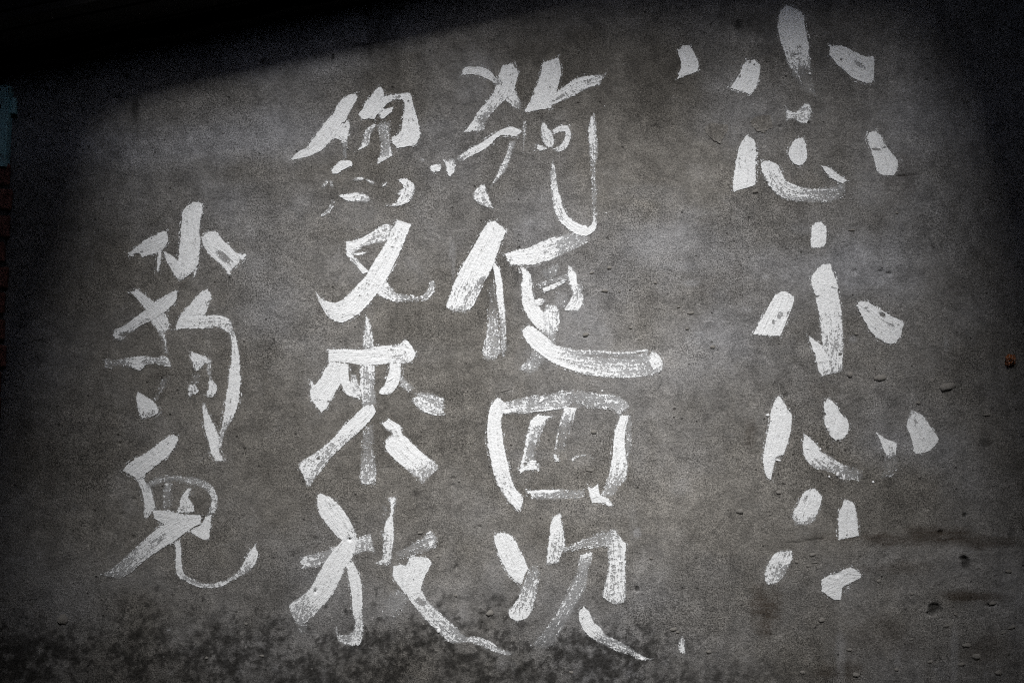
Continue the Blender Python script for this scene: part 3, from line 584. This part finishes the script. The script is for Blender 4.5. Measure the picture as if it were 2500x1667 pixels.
char("third character of the third column from right, wide roofed shape with splayed legs", 710, 760, 3.484, [
 [(640,50,650,55),(630,150,690,140,.9,.5),(615,250,705,250,.8,.45),(615,310,710,310,.8,.7)],
 [(630,960,720,960,.42,.14),(600,1100,720,1100,.4,.2),(590,1220,725,1220,.35,.3),(585,1340,730,1340,.5,.5),(590,1450,725,1450,.62,.52),(610,1480,710,1485,.45)],
 [(590,450,715,450,.9,.8),(590,560,720,560,.75,.5),(590,650,720,650,.95,.35),(600,750,735,750,.7,.35),(605,820,720,820,.4,.2)],
 [(325,330,325,430),(450,325,450,430),(600,330,600,450),(740,300,740,450),(860,290,860,440,.78,.95),(930,275,940,445,.8),(975,240,1000,435,.88),(1030,300,1040,410,1),(1060,355,1055,375,1)],
 [(330,430,490,450),(240,590,430,600),(170,660,380,690),(185,760,330,770),(260,855,300,830)],
 [(163,580,170,585),(170,615,195,625),(180,660,210,640)],
 [(410,480,490,460),(430,610,500,600),(480,700,560,640,1,.8),(590,750,610,690,1,.6)],
 [(520,540,560,540,.7),(510,620,570,600,.8),(540,690,600,650,.8)],
 [(850,440,935,440),(830,530,935,540),(800,620,910,630),(750,690,860,690,.9),(800,710,850,705,.6)],
 [(930,540,930,640,.55),(1000,590,980,680,.5),(1050,640,1040,700,.35)],
 [(1060,690,1030,760,.35,.75),(1180,690,1100,840,.48,.75),(1260,720,1200,880,.45,.7),(1310,740,1310,890,.5,.6)],
 [(640,800,700,795),(580,850,718,860),(480,950,650,950),(380,1060,560,1040,1,.8),(280,1150,440,1150,.9,.6),(180,1220,350,1240,.85,.5),(70,1300,280,1340,.95,.45),(110,1400,210,1420,.95,.45),(140,1480,170,1485,.7)],
 [(785,950,830,920),(800,985,930,970,.9,1),(830,1050,950,1040,.6,1),(808,1110,1010,1100),(820,1180,1080,1170),(890,1260,1150,1230,1),(980,1340,1220,1280,.75,.8),(1060,1420,1255,1330,.4,.66),(1120,1470,1190,1400,.5,.5)],
], ((830,1040,36,26,0,.6),(235,1250,12,14,0,.8),(320,765,9,12,0,.8),(240,755,60,7,5,.3),(365,355,12,10,0,.4)))
char("bottom character of the third column from right, long hooked tail dragging into the mould", 680, 1180, 3.409, [
 [(170,620,205,710,.7),(280,585,300,700,.5,.6),(400,545,420,680,.5,.35),(540,500,540,620,1),(660,450,650,590,.7,.66),(760,420,740,560,.6,.6),(770,450,810,580,.55,.7)],
 [(330,90,350,85),(328,160,440,120),(345,250,520,200,1,.95),(400,330,600,320),(460,410,650,430,.95,.8),(530,470,660,480)],
 [(540,470,650,470),(470,540,620,600),(400,640,560,680),(330,760,520,770),(260,880,460,900),(170,950,390,990,.75,.95),(90,1010,320,1080,.66,.6),(120,1110,240,1150,.66,.4),(170,1200,200,1190,.4)],
 [(150,1150,260,1150,.24),(150,1250,220,1260,.16)],
 [(560,660,620,650),(580,750,660,740),(600,850,690,850),(615,950,695,950),(620,1060,695,1060,1,.9),(635,1150,705,1150,.66,.8),(625,1220,700,1270,.8,.66),(590,1250,680,1330,.66,.85),(540,1260,600,1350,.45,.7),(500,1240,500,1310,.5,.7),(490,1170,468,1180,.45)],
 [(905,120,985,105,.95,.6),(925,160,975,160,.6,.9),(930,250,953,250,.85),(890,330,955,320,.9,.95),(875,430,962,440,.78,.88),(870,530,950,540,.72,.86),(865,620,940,620,.7,.7),(810,660,920,690,.9,.45)],
 [(870,170,930,170,.35,.25),(860,300,890,330,.22),(840,500,870,500,.2)],
 [(960,570,960,640,.3,.15),(1080,510,1090,620,.4,.25),(1190,450,1190,580,.5,.28),(1265,395,1290,560,.75,.35),(1330,470,1320,530,.6,.35)],
 [(1080,950,1190,890),(1140,1030,1250,980,.95,.55),(1200,1100,1330,1060,.88,.72),(1270,1180,1400,1130,.88,.6),(1330,1230,1480,1190,.6,.6),(1400,1310,1540,1240,.75,.42),(1480,1330,1580,1270,.5,.5),(1580,1320,1640,1270,.66,.6),(1700,1360,1760,1300,.66,.5),(1800,1400,1840,1370,.8,.6),(1930,1440,1940,1405,.6)],
 [(960,690,1020,675),(958,770,1090,700),(1000,840,1120,790),(1060,920,1150,870)],
 [(1100,600,1230,610,.9),(1060,690,1270,660,.9,1),(1040,800,1220,760),(1050,870,1190,850),(1080,950,1180,900)],
 [(940,890,1020,870,.3,.45),(880,980,1080,970,.16,.3),(840,1150,980,1120,.12)],
], ((1180,985,60,28,30,.5),(305,892,9,14,0,.9),(590,460,10,10,0,.9),(440,180,16,50,-30,.2),(400,850,40,60,25,.12),(620,590,20,14,0,.3),(1128,795,14,12,0,.5)))
char("topmost character of the leftmost column: bold hooked upright between a dripping dab and a slanting bar", 290, 480, 6.817, [
 [(800,590,825,740),(720,600,740,880),(620,650,650,930),(530,690,540,955),(430,740,400,1000),(330,820,300,945),(240,890,250,990),(165,940,200,990)],
 [(655,905,712,890),(652,1000,703,1000),(646,1100,698,1100),(640,1190,684,1190),(632,1238,678,1240)],
 [(745,920,760,920),(790,1040,890,990),(860,1190,990,1060,.85,.95),(930,1300,1090,1130,.9,1),(1000,1400,1160,1240,.6,1)],
 [(1220,105,1340,97),(1130,180,1388,130),(1060,270,1385,220),(1060,400,1360,370),(1045,520,1345,520),(1035,660,1350,640),(1025,780,1355,760),(1015,900,1345,900),(1000,1030,1330,1020),(960,1130,1320,1130),(920,1240,1250,1230,.95),(960,1340,1160,1320,.9,.6),(1020,1410,1060,1390,.6)],
 [(1280,1180,1308,1180,.9),(1250,1300,1280,1310,.9),(1212,1390,1230,1385,.6)],
 [(1380,680,1520,580),(1390,750,1620,590),(1450,880,1720,720),(1560,1000,1830,820),(1670,1100,1930,930),(1770,1190,2020,980),(1850,1240,2000,1100)],
 [(2000,985,2060,1060),(2060,965,2090,1010),(2105,960,2115,985)],
 [(1770,1190,1815,1180),(1830,1285,1862,1288)],
], ((1750,1010,200,72,38,.62),(440,960,0.1,0.1,0,0),(310,970,70,28,0,.9),(1120,415,14,24,0,.3),(1285,1055,22,22,0,.35),(330,860,90,7,-30,.35),(550,700,22,14,0,.8),(385,930,26,30,0,.5)))
char("middle character of the leftmost column, with a bent right stroke ending in a sharp V", 230, 680, 3.336, [
 [(305,115,350,88),(400,220,460,170),(450,310,550,260),(500,380,600,340,1,1),(560,440,612,410,.5,1)],
 [(455,340,500,330),(520,430,570,430,.8,.5),(555,500,590,500,.62,.4),(558,560,600,560,.42),(575,620,620,620,.45)],
 [(635,110,675,105),(530,170,660,190),(450,235,570,275),(350,310,470,340,1,.88),(250,385,380,385,1,.7),(165,420,310,440,.95,.6),(165,490,230,505,.95,.6)],
 [(70,650,100,740,.5,.7),(150,650,150,735,.45,.2),(260,645,270,720,.7,.35),(350,635,370,750,.9,.9),(430,635,430,700,.95,.45),(520,640,520,700,.7,.5),(570,625,570,710,.7),(610,660,630,720,.9)],
 [(355,920,365,920,.6),(350,980,440,970,1),(355,1050,510,1030,.88,1),(365,1110,525,1090,.5,.9),(390,1160,420,1150,.35)],
 [(500,1130,512,1130,.7),(545,1078,555,1087,.7)],
 [(560,780,640,790,.2),(530,850,600,860,.28),(490,960,540,960,.28),(470,1010,500,1000,.5)],
 [(880,1010,905,1020,.7),(890,1120,940,1120),(905,1230,990,1220),(935,1340,1020,1310,.9,1),(955,1420,1020,1400),(990,1480,1055,1480)],
 [(860,120,920,90),(800,190,952,140),(730,270,930,230),(700,310,890,300),(668,390,760,370)],
 [(700,310,668,405),(800,310,790,410,1,.8),(900,305,900,410,1,.7),(1010,298,1000,395,.95,.66),(1100,330,1060,420,.7,.85),(1140,420,1100,450,.5,.85),(1165,520,1120,540,.88),(1185,640,1125,650,.95),(1185,760,1105,750),(1185,860,1095,860),(1180,980,1075,980),(1150,1090,1060,1090,.85,1),(1110,1180,1045,1180,.4,1),(1060,1280,1020,1280,.25,1),(1030,1380,990,1380,.8)],
 [(790,590,805,600),(795,660,880,630),(810,700,910,680,.6,.9),(825,760,840,760,.6)],
 [(880,625,870,680,.95),(950,660,920,700,.9,.5),(960,740,920,750,.6),(960,810,930,800,.5),(1000,880,940,850,.95),(975,960,910,950,.7,.5),(920,970,880,930,.35)],
 [(770,865,820,860,.9),(765,930,855,910,.62),(765,965,830,940,.62)],
 [(800,760,860,760,.28),(790,870,870,860,.22)],
], ((250,455,55,25,0,.5),(920,200,24,34,20,.4),(450,340,30,8,30,.3)))
char("bottom character of the leftmost column, round head over a slash and a curled tail", 220, 1040, 3.734, [
 [(755,75,795,95),(690,115,800,130),(600,180,745,230),(510,245,660,310),(430,290,560,390),(350,350,480,450),(308,405,440,480)],
 [(380,420,480,440),(430,490,500,500),(465,560,560,560,1,.6),(490,650,575,650,1),(500,720,590,730,.95,1),(490,790,560,790,.8,.8),(500,860,515,850,.6)],
 [(500,540,500,610,.5),(560,490,580,560,.62,.35),(660,450,680,520,.62,.28),(780,440,780,510,.45,.28),(900,460,890,540,.55,.35),(1020,480,990,560,.6,.35),(1110,540,1060,600,.8,.35),(1160,640,1110,660,.62,.7),(1160,730,1095,730,.62),(1140,790,1080,800,.8)],
 [(1050,830,1105,810),(1010,900,1095,900),(925,940,1090,960),(940,980,1085,1010),(1030,1030,1075,1025)],
 [(690,520,740,510,.9),(675,570,755,560,.6,.34),(655,660,760,660,.42,.2),(645,750,740,750,.5,.16)],
 [(890,570,930,565),(840,640,890,630),(815,730,940,720,1,.85),(795,790,945,780,.9)],
 [(880,590,950,600,.6,.34),(890,640,960,650,.3,.2)],
 [(770,1050,820,1030,.7,1),(785,1150,830,1130,.9,1),(785,1250,835,1240),(800,1350,850,1320,.95),(870,1410,890,1365,.55,.8),(970,1460,990,1410,.62,.7),(1080,1475,1080,1435,.75),(1200,1460,1190,1420,.8),(1310,1400,1290,1370,.7),(1420,1340,1370,1300,.6,.85),(1500,1270,1420,1210,.7,1),(1530,1170,1470,1130),(1505,1090,1500,1095)],
 [(580,770,590,840),(700,770,680,890),(850,805,820,930),(1010,815,1010,890,1)],
 [(960,820,1010,880),(870,830,960,910),(740,870,860,970),(620,930,790,1030,1),(510,1020,690,1090,.78,1),(400,1120,600,1150,.66,.9),(280,1230,470,1250,.6,.66),(180,1310,380,1330,.5,.42),(90,1350,260,1400,.6,.3)],
], ((620,1040,120,36,-38,.28),(850,750,40,24,-20,.35),(1425,1260,8,50,15,.4),(705,155,24,6,15,.5)))


def catmull(P, per):
    """P (n,k) control rows -> dense rows, `per` list of samples for each span"""
    n = len(P); out = []
    for i in range(n - 1):
        p0 = P[max(i - 1, 0)]; p1 = P[i]; p2 = P[i + 1]; p3 = P[min(i + 2, n - 1)]
        m1 = (p2 - p0) * 0.42; m2 = (p3 - p1) * 0.42
        lim = np.abs(p2 - p1).max() * 1.3 + 1e-6
        t = np.linspace(0, 1, per[i], endpoint=False)[:, None]
        h00 = 2 * t ** 3 - 3 * t ** 2 + 1; h10 = t ** 3 - 2 * t ** 2 + t; h01 = -2 * t ** 3 + 3 * t ** 2; h11 = t ** 3 - t ** 2
        out.append(h00 * p1 + h10 * np.clip(m1, -lim, lim) + h01 * p2 + h11 * np.clip(m2, -lim, lim))
    out.append(P[-1:]); return np.vstack(out)

layer = 0
def build_stroke(rows, x0, y0, s, chips, parent):
    global layer
    R = []
    for r in rows:
        r = list(r)
        if len(r) == 4: r += [1.0, 1.0]
        elif len(r) == 5: r += [r[4]]
        R.append(r)
    R = np.array(R, dtype=float)
    P = np.empty_like(R)
    P[:, 0] = WX(x0 + R[:, 0] / s); P[:, 1] = WZ(y0 + R[:, 1] / s); P[:, 2] = WX(x0 + R[:, 2] / s); P[:, 3] = WZ(y0 + R[:, 3] / s)
    P[:, 4:] = R[:, 4:]
    mid = (P[:, 0:2] + P[:, 2:4]) / 2
    span = np.maximum.reduce([np.hypot(*(P[1:, 0:2] - P[:-1, 0:2]).T), np.hypot(*(P[1:, 2:4] - P[:-1, 2:4]).T), np.hypot(*(mid[1:] - mid[:-1]).T)])
    per = [max(2, int(round(q / 0.003))) for q in span]
    D = catmull(P, per)
    MARG = 0.008
    wid = np.hypot(D[:, 0] - D[:, 2], D[:, 1] - D[:, 3])
    ax = (D[:, 0:2] - D[:, 2:4]) / np.maximum(wid, 1e-5)[:, None]
    D[:, 0:2] += ax * MARG; D[:, 2:4] -= ax * MARG
    cen0 = (D[:, 0:2] + D[:, 2:4]) / 2
    def cap(i, j):
        d = cen0[i] - cen0[j]; d = d / (np.hypot(*d) + 1e-9) * MARG
        r = D[i].copy(); r[0:2] += d; r[2:4] += d; return r
    D = np.vstack((cap(0, 1)[None], D, cap(-1, -2)[None]))
    wid = np.hypot(D[:, 0] - D[:, 2], D[:, 1] - D[:, 3])
    nc = int(min(40, max(7, math.ceil(wid.max() / 0.003))))
    nr = len(D)
    tcol = np.linspace(0, 1, nc)[None, :]
    X = D[:, 0:1] * (1 - tcol) + D[:, 2:3] * tcol
    Z = D[:, 1:2] * (1 - tcol) + D[:, 3:4] * tcol
    cen = (D[:, 0:2] + D[:, 2:4]) / 2
    du = np.concatenate(([0], np.cumsum(np.hypot(*(cen[1:] - cen[:-1]).T))))
    load = D[:, 4:5] * (1 - tcol) + D[:, 5:6] * tcol
    for (cx, cy, ra, rb, an, k) in chips:
        ax, az = WX(x0 + cx / s), WZ(y0 + cy / s); ra_, rb_ = ra / s * MM, rb / s * MM
        ca, sa = math.cos(math.radians(an)), math.sin(math.radians(an))
        qx = (X - ax) * ca - (Z - az) * sa; qz = (X - ax) * sa + (Z - az) * ca
        d = np.sqrt((qx / ra_) ** 2 + (qz / rb_) ** 2)
        load = load - k * (1 - sstep(0.55, 1.15, d))
    wmm = wid[:, None] * 1000
    eside = np.minimum(tcol, 1 - tcol) * wmm - 8.0
    eend = np.minimum(du, du[-1] - du)[:, None] * 1000 - 8.0 + np.zeros_like(X)
    along = du[:, None] + np.zeros_like(X)
    across = (tcol - 0.5) * (0.5 * wid[:, None] + 0.5 * wid.mean())
    Y = -(wall_h(X, Z) + 0.0009 + 0.00018 * (layer % 9))
    layer += 1
    # paint sits thinner at its rim
    V = np.stack((X, Y, Z), axis=-1).reshape(-1, 3)
    ii = (np.arange(nr - 1)[:, None] * nc + np.arange(nc - 1)[None, :]).ravel()
    Q = np.stack((ii, ii + 1, ii + 1 + nc, ii + nc), axis=1).astype(np.int32)
    # make faces look towards the viewer
    a = V[Q[:, 1]] - V[Q[:, 0]]; b = V[Q[:, 3]] - V[Q[:, 0]]
    if np.cross(a, b)[:, 1].sum() > 0: Q = Q[:, ::-1].copy()
    me = grid_mesh("brush_stroke", V, Q, dict(load=np.clip(load, 0, 1.0), edge_side=eside + np.zeros_like(X), edge_end=eend, along=along, across=across,
                                             seed=np.full_like(X, layer * 3.71)))
    return link_mesh("brush_stroke", me, M_PAINT, parent)

for label, x0, y0, s, strokes, chips in CHARS:
    allp = [p for st in strokes for r in st for p in ((r[0], r[1]), (r[2], r[3]))]
    e = empty("painted_mark" if len(strokes) <= 3 and "character:" not in label else "painted_character", (0, 0, 0), wall)
    tag(e, label)
    for st in strokes:
        build_stroke(st, x0, y0, s, chips, e)

# ------------------------------------------------------------------ crumbs, flakes and blobs stuck to the wall
def lump_mesh(name, seed, mat, sub=2):
    bm = bmesh.new(); bmesh.ops.create_icosphere(bm, subdivisions=sub, radius=1.0)
    for v in bm.verts:
        n = mnoise.fractal(v.co * 1.6 + Vector((seed * 9.1, 0, 0)), 0.8, 2.0, 3)
        v.co *= 1.0 + 0.42 * n
    me = bpy.data.meshes.new(name); bm.to_mesh(me); bm.free()
    me.materials.append(mat)
    me.polygons.foreach_set('use_smooth', [True] * len(me.polygons))
    return me
LM = [lump_mesh("mortar_lump", k, M_LUMP) for k in range(5)]
def put(name, me, px, py, rx, rz, ry, ang=0.0, parent=wall):
    o = bpy.data.objects.new(name, me); C.objects.link(o); o.parent = parent
    x, z = WX(px), WZ(py)
    hh = float(wall_h(np.array([x]), np.array([z]))[0])
    o.location = (x, -hh - 0.1 * ry, z); o.scale = (rx, ry, rz); o.rotation_euler = (0, ang, 0)
    return o
lumps = [(2150, 922, 20, 8), (2312, 944, 25, 12), (2242, 983, 6, 5), (1845, 467, 8, 6), (2078, 562, 11, 3), (1687, 764, 11, 4), (1677, 802, 5, 4), (1740, 847, 7, 5), (1657, 749, 5, 4),
         (1487, 654, 7, 5), (1445, 666, 7, 3), (1430, 817, 10, 6), (1450, 1054, 8, 6), (1440, 1148, 10, 4), (1195, 1496, 12, 8), (1645, 1535, 12, 5), (1655, 1542, 6, 4), (1590, 1362, 6, 4),
         (1808, 1247, 10, 8), (1901, 1202, 8, 5), (1945, 1371, 6, 4), (1984, 1353, 10, 5), (1973, 1381, 6, 3), (1990, 1372, 9, 3), (2005, 1513, 9, 7), (2146, 1417, 7, 5), (2227, 1448, 7, 4),
         (2334, 1499, 6, 4), (2311, 1526, 9, 5), (2358, 1574, 14, 6), (2384, 1601, 13, 8), (2424, 1472, 13, 6), (2463, 1394, 10, 5), (2471, 1530, 12, 5), (2449, 1544, 8, 3), (2271, 1614, 9, 4),
         (2090, 1646, 12, 7), (2189, 1633, 6, 5), (2348, 1620, 10, 6), (2436, 1641, 11, 7), (2074, 1585, 9, 4), (1026, 1300, 9, 4), (601, 1522, 5, 4), (1113, 1453, 5, 4), (152, 1512, 16, 14),
         (2075, 914, 9, 8), (2090, 815, 6, 5), (1600, 690, 5, 4), (1478, 710, 9, 5), (1512, 712, 4, 3), (1540, 800, 6, 4), (1233, 953, 22, 2), (2410, 1012, 12, 4), (1960, 1640, 8, 5), (2225, 1560, 6, 3),
         (1190, 480, 4, 2), (1880, 1255, 4, 3), (2190, 520, 5, 3), (640, 1600, 7, 4), (1730, 1590, 8, 5), (1395, 1640, 7, 4), (505, 1605, 5, 4)]
for k, (px, py, rx, rz) in enumerate(lumps):
    sub = 0.85
    put("mortar_lump", LM[k % 5], px, py, rx * MM * sub, rz * MM * sub, min(rx, rz) * MM * 0.5 + 0.0010, random.uniform(-0.35, 0.25))
BM_ = [lump_mesh("paint_blob", 20 + k, M_BLOB) for k in range(3)]
blobs = [(1322, 977, 9, 4, -.7), (953, 926, 11, 3, -.6), (2020, 1043, 5, 4, 0), (1874, 1013, 5, 3, 0), (1882, 1025, 3, 3, 0), (2044, 1157, 4, 6, .5), (2024, 1163, 2.5, 2.5, 0), (2131, 1176, 3, 3, 0),
         (2060, 1165, 3, 8, .2), (2002, 1096, 3, 3, 0), (1970, 1094, 5, 2, .3), (1880, 1112, 8, 2.5, -.5), (1900, 1123, 7, 2.5, .2), (1071, 1538, 5, 6, .1), (1068, 1531, 5, 3, 0), (1921, 1375, 3, 4, .3), (1947, 1254, 5, 1.6, .2),
         (1979, 1254, 4, 1.6, -.3), (1567, 1608, 5, 3.5, .3), (1532, 1072, 3, 1.5, -.6), (1977, 181, 4, 3.5, 0), (1470, 954, 2, 3, 0), (1476, 400 - 140 + 0, 1.5, 1.5, 0), (1480, 521, 3, 1.3, 0), (2460, 0 + 1667 + 30, 1, 1, 0)]
for k, (px, py, rx, rz, an) in enumerate(blobs[:-1]):
    put("paint_blob", BM_[k % 3], px, py, rx * MM, rz * MM, min(rx, rz) * MM * 0.8 + 0.0008, an)

def flake(poly, x0, y0, s, lift):
    bm = bmesh.new(); pts = []
    n = len(poly); dens = []
    for i in range(n):
        a = Vector(poly[i]); b = Vector(poly[(i + 1) % n])
        for k in range(4):
            p = a.lerp(b, k / 4); dens.append((p.x + random.uniform(-5, 5), p.y + random.uniform(-5, 5)))
    cx = sum(p[0] for p in dens) / len(dens); cy = sum(p[1] for p in dens) / len(dens)
    def vert(p, off):
        x, z = WX(x0 + p[0] / s), WZ(y0 + p[1] / s)
        return bm.verts.new((x, -float(wall_h(np.array([x]), np.array([z]))[0]) - off, z))
    rim = [vert(p, lift * (0.35 + 0.65 * max(0, (p[1] - cy)) / 120.0)) for p in dens]
    low = [vert(p, -0.002) for p in dens]
    inner = [vert((cx + (p[0] - cx) * .5, cy + (p[1] - cy) * .5), lift * 0.45) for p in dens]
    c = vert((cx, cy), lift * 0.4); m = len(dens)
    for i in range(m):
        j = (i + 1) % m
        bm.faces.new((rim[i], rim[j], low[j], low[i])); bm.faces.new((inner[i], inner[j], rim[j], rim[i])); bm.faces.new((inner[i], c, inner[j]))
    bmesh.ops.recalc_face_normals(bm, faces=bm.faces)
    o = bm_obj("plaster_flake", bm, M_WALL, wall)
    for k, val in (("tone", .50), ("warm", .95), ("stain", .10), ("sandy", .5)):
        at = o.data.attributes.new(k, 'FLOAT', 'POINT'); at.data.foreach_set('value', [val] * len(o.data.vertices))
    return o
flake([(320, 1250), (380, 1195), (470, 1215), (555, 1222), (540, 1290), (510, 1340), (470, 1405), (400, 1370), (340, 1300)], 1640, 0, 4.0, .0032)
flake([(765, 1190), (830, 1135), (965, 1130), (985, 1245), (925, 1275), (900, 1300), (830, 1282), (780, 1230)], 1640, 0, 4.0, .0030)

# ------------------------------------------------------------------ rusty stub
bm = bmesh.new(); bmesh.ops.create_icosphere(bm, subdivisions=4, radius=1.0)
for v in bm.verts:
    n = mnoise.fractal(v.co * 1.7 + Vector((3, 1, 2)), 0.8, 2.0, 4)
    v.co *= 1.0 + 0.5 * n
    v.co = Vector((v.co.x * 0.0125, v.co.y * 0.012, v.co.z * 0.0175))
stub = bm_obj("rusty_stub", bm, M_RUST, None, True)
stub.location = (WX(2464), -0.006, WZ(878))
tag(stub, "small lump of orange rusted iron sticking out of the cement at far right", "iron stub")
bm = bmesh.new(); bmesh.ops.create_cone(bm, cap_ends=True, segments=12, radius1=0.006, radius2=0.006, depth=0.03)
bmesh.ops.rotate(bm, verts=bm.verts, cent=(0, 0, 0), matrix=__import__('mathutils').Matrix.Rotation(math.pi / 2, 3, 'X'))
for v in bm.verts: v.co += Vector((0.001, 0.004, -0.003))
bm_obj("iron_pin", bm, M_IRON, stub)

# ------------------------------------------------------------------ sloping eave over the upper left corner
shade_roof = empty("sloping_eave", (WX(250), 0, WZ(138)))
tag(shade_roof, "black sloping timber eave across the upper left corner of the wall", "eave")
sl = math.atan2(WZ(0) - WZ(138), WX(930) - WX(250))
shade_roof.rotation_euler = (0, -sl, 0)
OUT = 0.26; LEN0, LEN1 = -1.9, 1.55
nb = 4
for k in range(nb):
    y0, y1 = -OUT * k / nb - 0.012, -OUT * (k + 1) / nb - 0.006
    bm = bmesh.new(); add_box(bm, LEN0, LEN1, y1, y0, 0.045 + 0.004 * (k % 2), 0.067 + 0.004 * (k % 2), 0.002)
    bm_obj("roof_board", bm, M_TIMBER, shade_roof)
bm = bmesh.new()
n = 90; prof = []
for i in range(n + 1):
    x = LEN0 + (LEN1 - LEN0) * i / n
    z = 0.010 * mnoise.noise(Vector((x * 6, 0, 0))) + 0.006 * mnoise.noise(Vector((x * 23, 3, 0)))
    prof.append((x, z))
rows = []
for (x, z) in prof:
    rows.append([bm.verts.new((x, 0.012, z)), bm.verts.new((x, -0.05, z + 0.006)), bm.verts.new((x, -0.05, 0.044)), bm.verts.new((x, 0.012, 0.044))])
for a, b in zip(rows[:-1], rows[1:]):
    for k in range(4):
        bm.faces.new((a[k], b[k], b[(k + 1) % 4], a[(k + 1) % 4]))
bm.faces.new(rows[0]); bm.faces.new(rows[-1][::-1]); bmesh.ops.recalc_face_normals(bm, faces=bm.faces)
bm_obj("wall_plate", bm, M_TIMBER, shade_roof)
for k in range(6):  # boards added so the area above the eave stays black
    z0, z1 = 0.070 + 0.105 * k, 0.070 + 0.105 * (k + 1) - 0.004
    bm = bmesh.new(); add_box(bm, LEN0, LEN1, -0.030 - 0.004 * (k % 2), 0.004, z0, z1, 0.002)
    bm_obj("black_cover_board", bm, M_TIMBER, shade_roof)

# ------------------------------------------------------------------ brick pier and teal steel post at the left edge
lean = math.atan2(18, 190) * 0.55
pier = empty("brick_pier", (WX(2), 0, WZ(1000)))
pier.rotation_euler = (0, lean, 0)
tag(pier, "leaning red brick pier with dark joints at the left edge of the wall", "brick pier")
PD = 0.022
bm = bmesh.new(); add_box(bm, -0.30, -0.008, -PD + 0.010, 0.02, -0.95, 0.71)
bm_obj("mortar_core", bm, M_JOINT, pier)
bmesh_cache = []
for k in range(4):
    bm = bmesh.new(); add_box(bm, -0.215, 0.0, -PD, -0.004, 0, 0.062, 0.005)
    for v in bm.verts:
        v.co += 0.006 * Vector((mnoise.noise(v.co * 30 + Vector((k * 5, 0, 0))), mnoise.noise(v.co * 30 + Vector((0, k * 5, 7))), mnoise.noise(v.co * 30 + Vector((0, 2, k * 5)))))
    me = bpy.data.meshes.new("brick"); bm.to_mesh(me); bm.free(); me.materials.append(M_BRICK); bmesh_cache.append(me)
z = -0.93; c = 0
while z < 0.66:
    xo = random.uniform(-0.010, 0.012)
    for q in range(2):
        o = bpy.data.objects.new("brick", bmesh_cache[random.randrange(4)]); C.objects.link(o); o.parent = pier
        o.location = (xo + (0 if c % 2 == 0 else -0.10) - 0.226 * q + (0.0 if q or c % 2 == 0 else 0.0), 0, z)
        if c % 2 and q == 0:
            o.location.x = xo - 0.0; o.scale = (0.48, 1, 1)
        elif c % 2:
            o.location.x = xo - 0.112
    z += 0.0755; c += 1

post = empty("steel_post", (WX(39), 0, WZ(216)))
post.rotation_euler = (0, lean * 1.0, 0)
tag(post, "teal painted steel channel post end with a bolt hole at the upper left edge", "steel post")
PY0 = -0.032
def ring_plate(bm, x0, x1, z0, z1, y0, y1, hx, hz, r, seg=16):
    """a plate with a round hole through it"""
    outer = []; inner = []
    for i in range(seg):
        a = 2 * math.pi * i / seg; cx, cz = math.cos(a), math.sin(a)
        k = 1e9
        if cx > 1e-6: k = min(k, (x1 - hx) / cx)
        if cx < -1e-6: k = min(k, (x0 - hx) / cx)
        if cz > 1e-6: k = min(k, (z1 - hz) / cz)
        if cz < -1e-6: k = min(k, (z0 - hz) / cz)
        outer.append((hx + cx * k, hz + cz * k)); inner.append((hx + cx * r, hz + cz * r))
    # snap nearest to the corners
    for c_ in ((x0, z0), (x0, z1), (x1, z0), (x1, z1)):
        i = min(range(seg), key=lambda i: (outer[i][0] - c_[0]) ** 2 + (outer[i][1] - c_[1]) ** 2); outer[i] = c_
    V = [[bm.verts.new((p[0], y, p[1])) for p in ring] for y in (y0, y1) for ring in (outer, inner)]
    for i in range(seg):
        j = (i + 1) % seg
        bm.faces.new((V[0][i], V[0][j], V[1][j], V[1][i])); bm.faces.new((V[2][i], V[3][i], V[3][j], V[2][j]))
        bm.faces.new((V[0][i], V[2][i], V[2][j], V[0][j])); bm.faces.new((V[1][i], V[1][j], V[3][j], V[3][i]))
    bmesh.ops.recalc_face_normals(bm, faces=bm.faces)
bm = bmesh.new()
ring_plate(bm, -0.20, -0.010, -0.10, 0.0, PY0, PY0 + 0.006, -0.032, -0.062, 0.009)
add_box(bm, -0.20, -0.010, PY0, PY0 + 0.006, -0.235, -0.1005)
bm_obj("face_plate", bm, M_TEAL, post)
bm = bmesh.new(); add_box(bm, -0.0095, -0.0035, PY0 - 0.001, -0.004, -0.235, 0.0, 0.001)
bm_obj("side_flange", bm, M_TEAL, post)
bm = bmesh.new(); add_box(bm, -0.20, -0.0105, PY0 + 0.0065, -0.004, -0.006, -0.001, 0.001)
bm_obj("top_cap", bm, M_TEAL, post)
bm = bmesh.new(); bmesh.ops.create_cone(bm, cap_ends=True, segments=20, radius1=0.011, radius2=0.009, depth=0.045)
for v in bm.verts: v.co += Vector((0.0040, -0.016, -0.055))
bm_obj("hinge_barrel", bm, M_TEAL, post, False)
bm = bmesh.new(); add_box(bm, -0.19, -0.012, PY0 + 0.012, PY0 + 0.014, -0.10, -0.012)
bm_obj("inner_plate", bm, M_IRON, post)
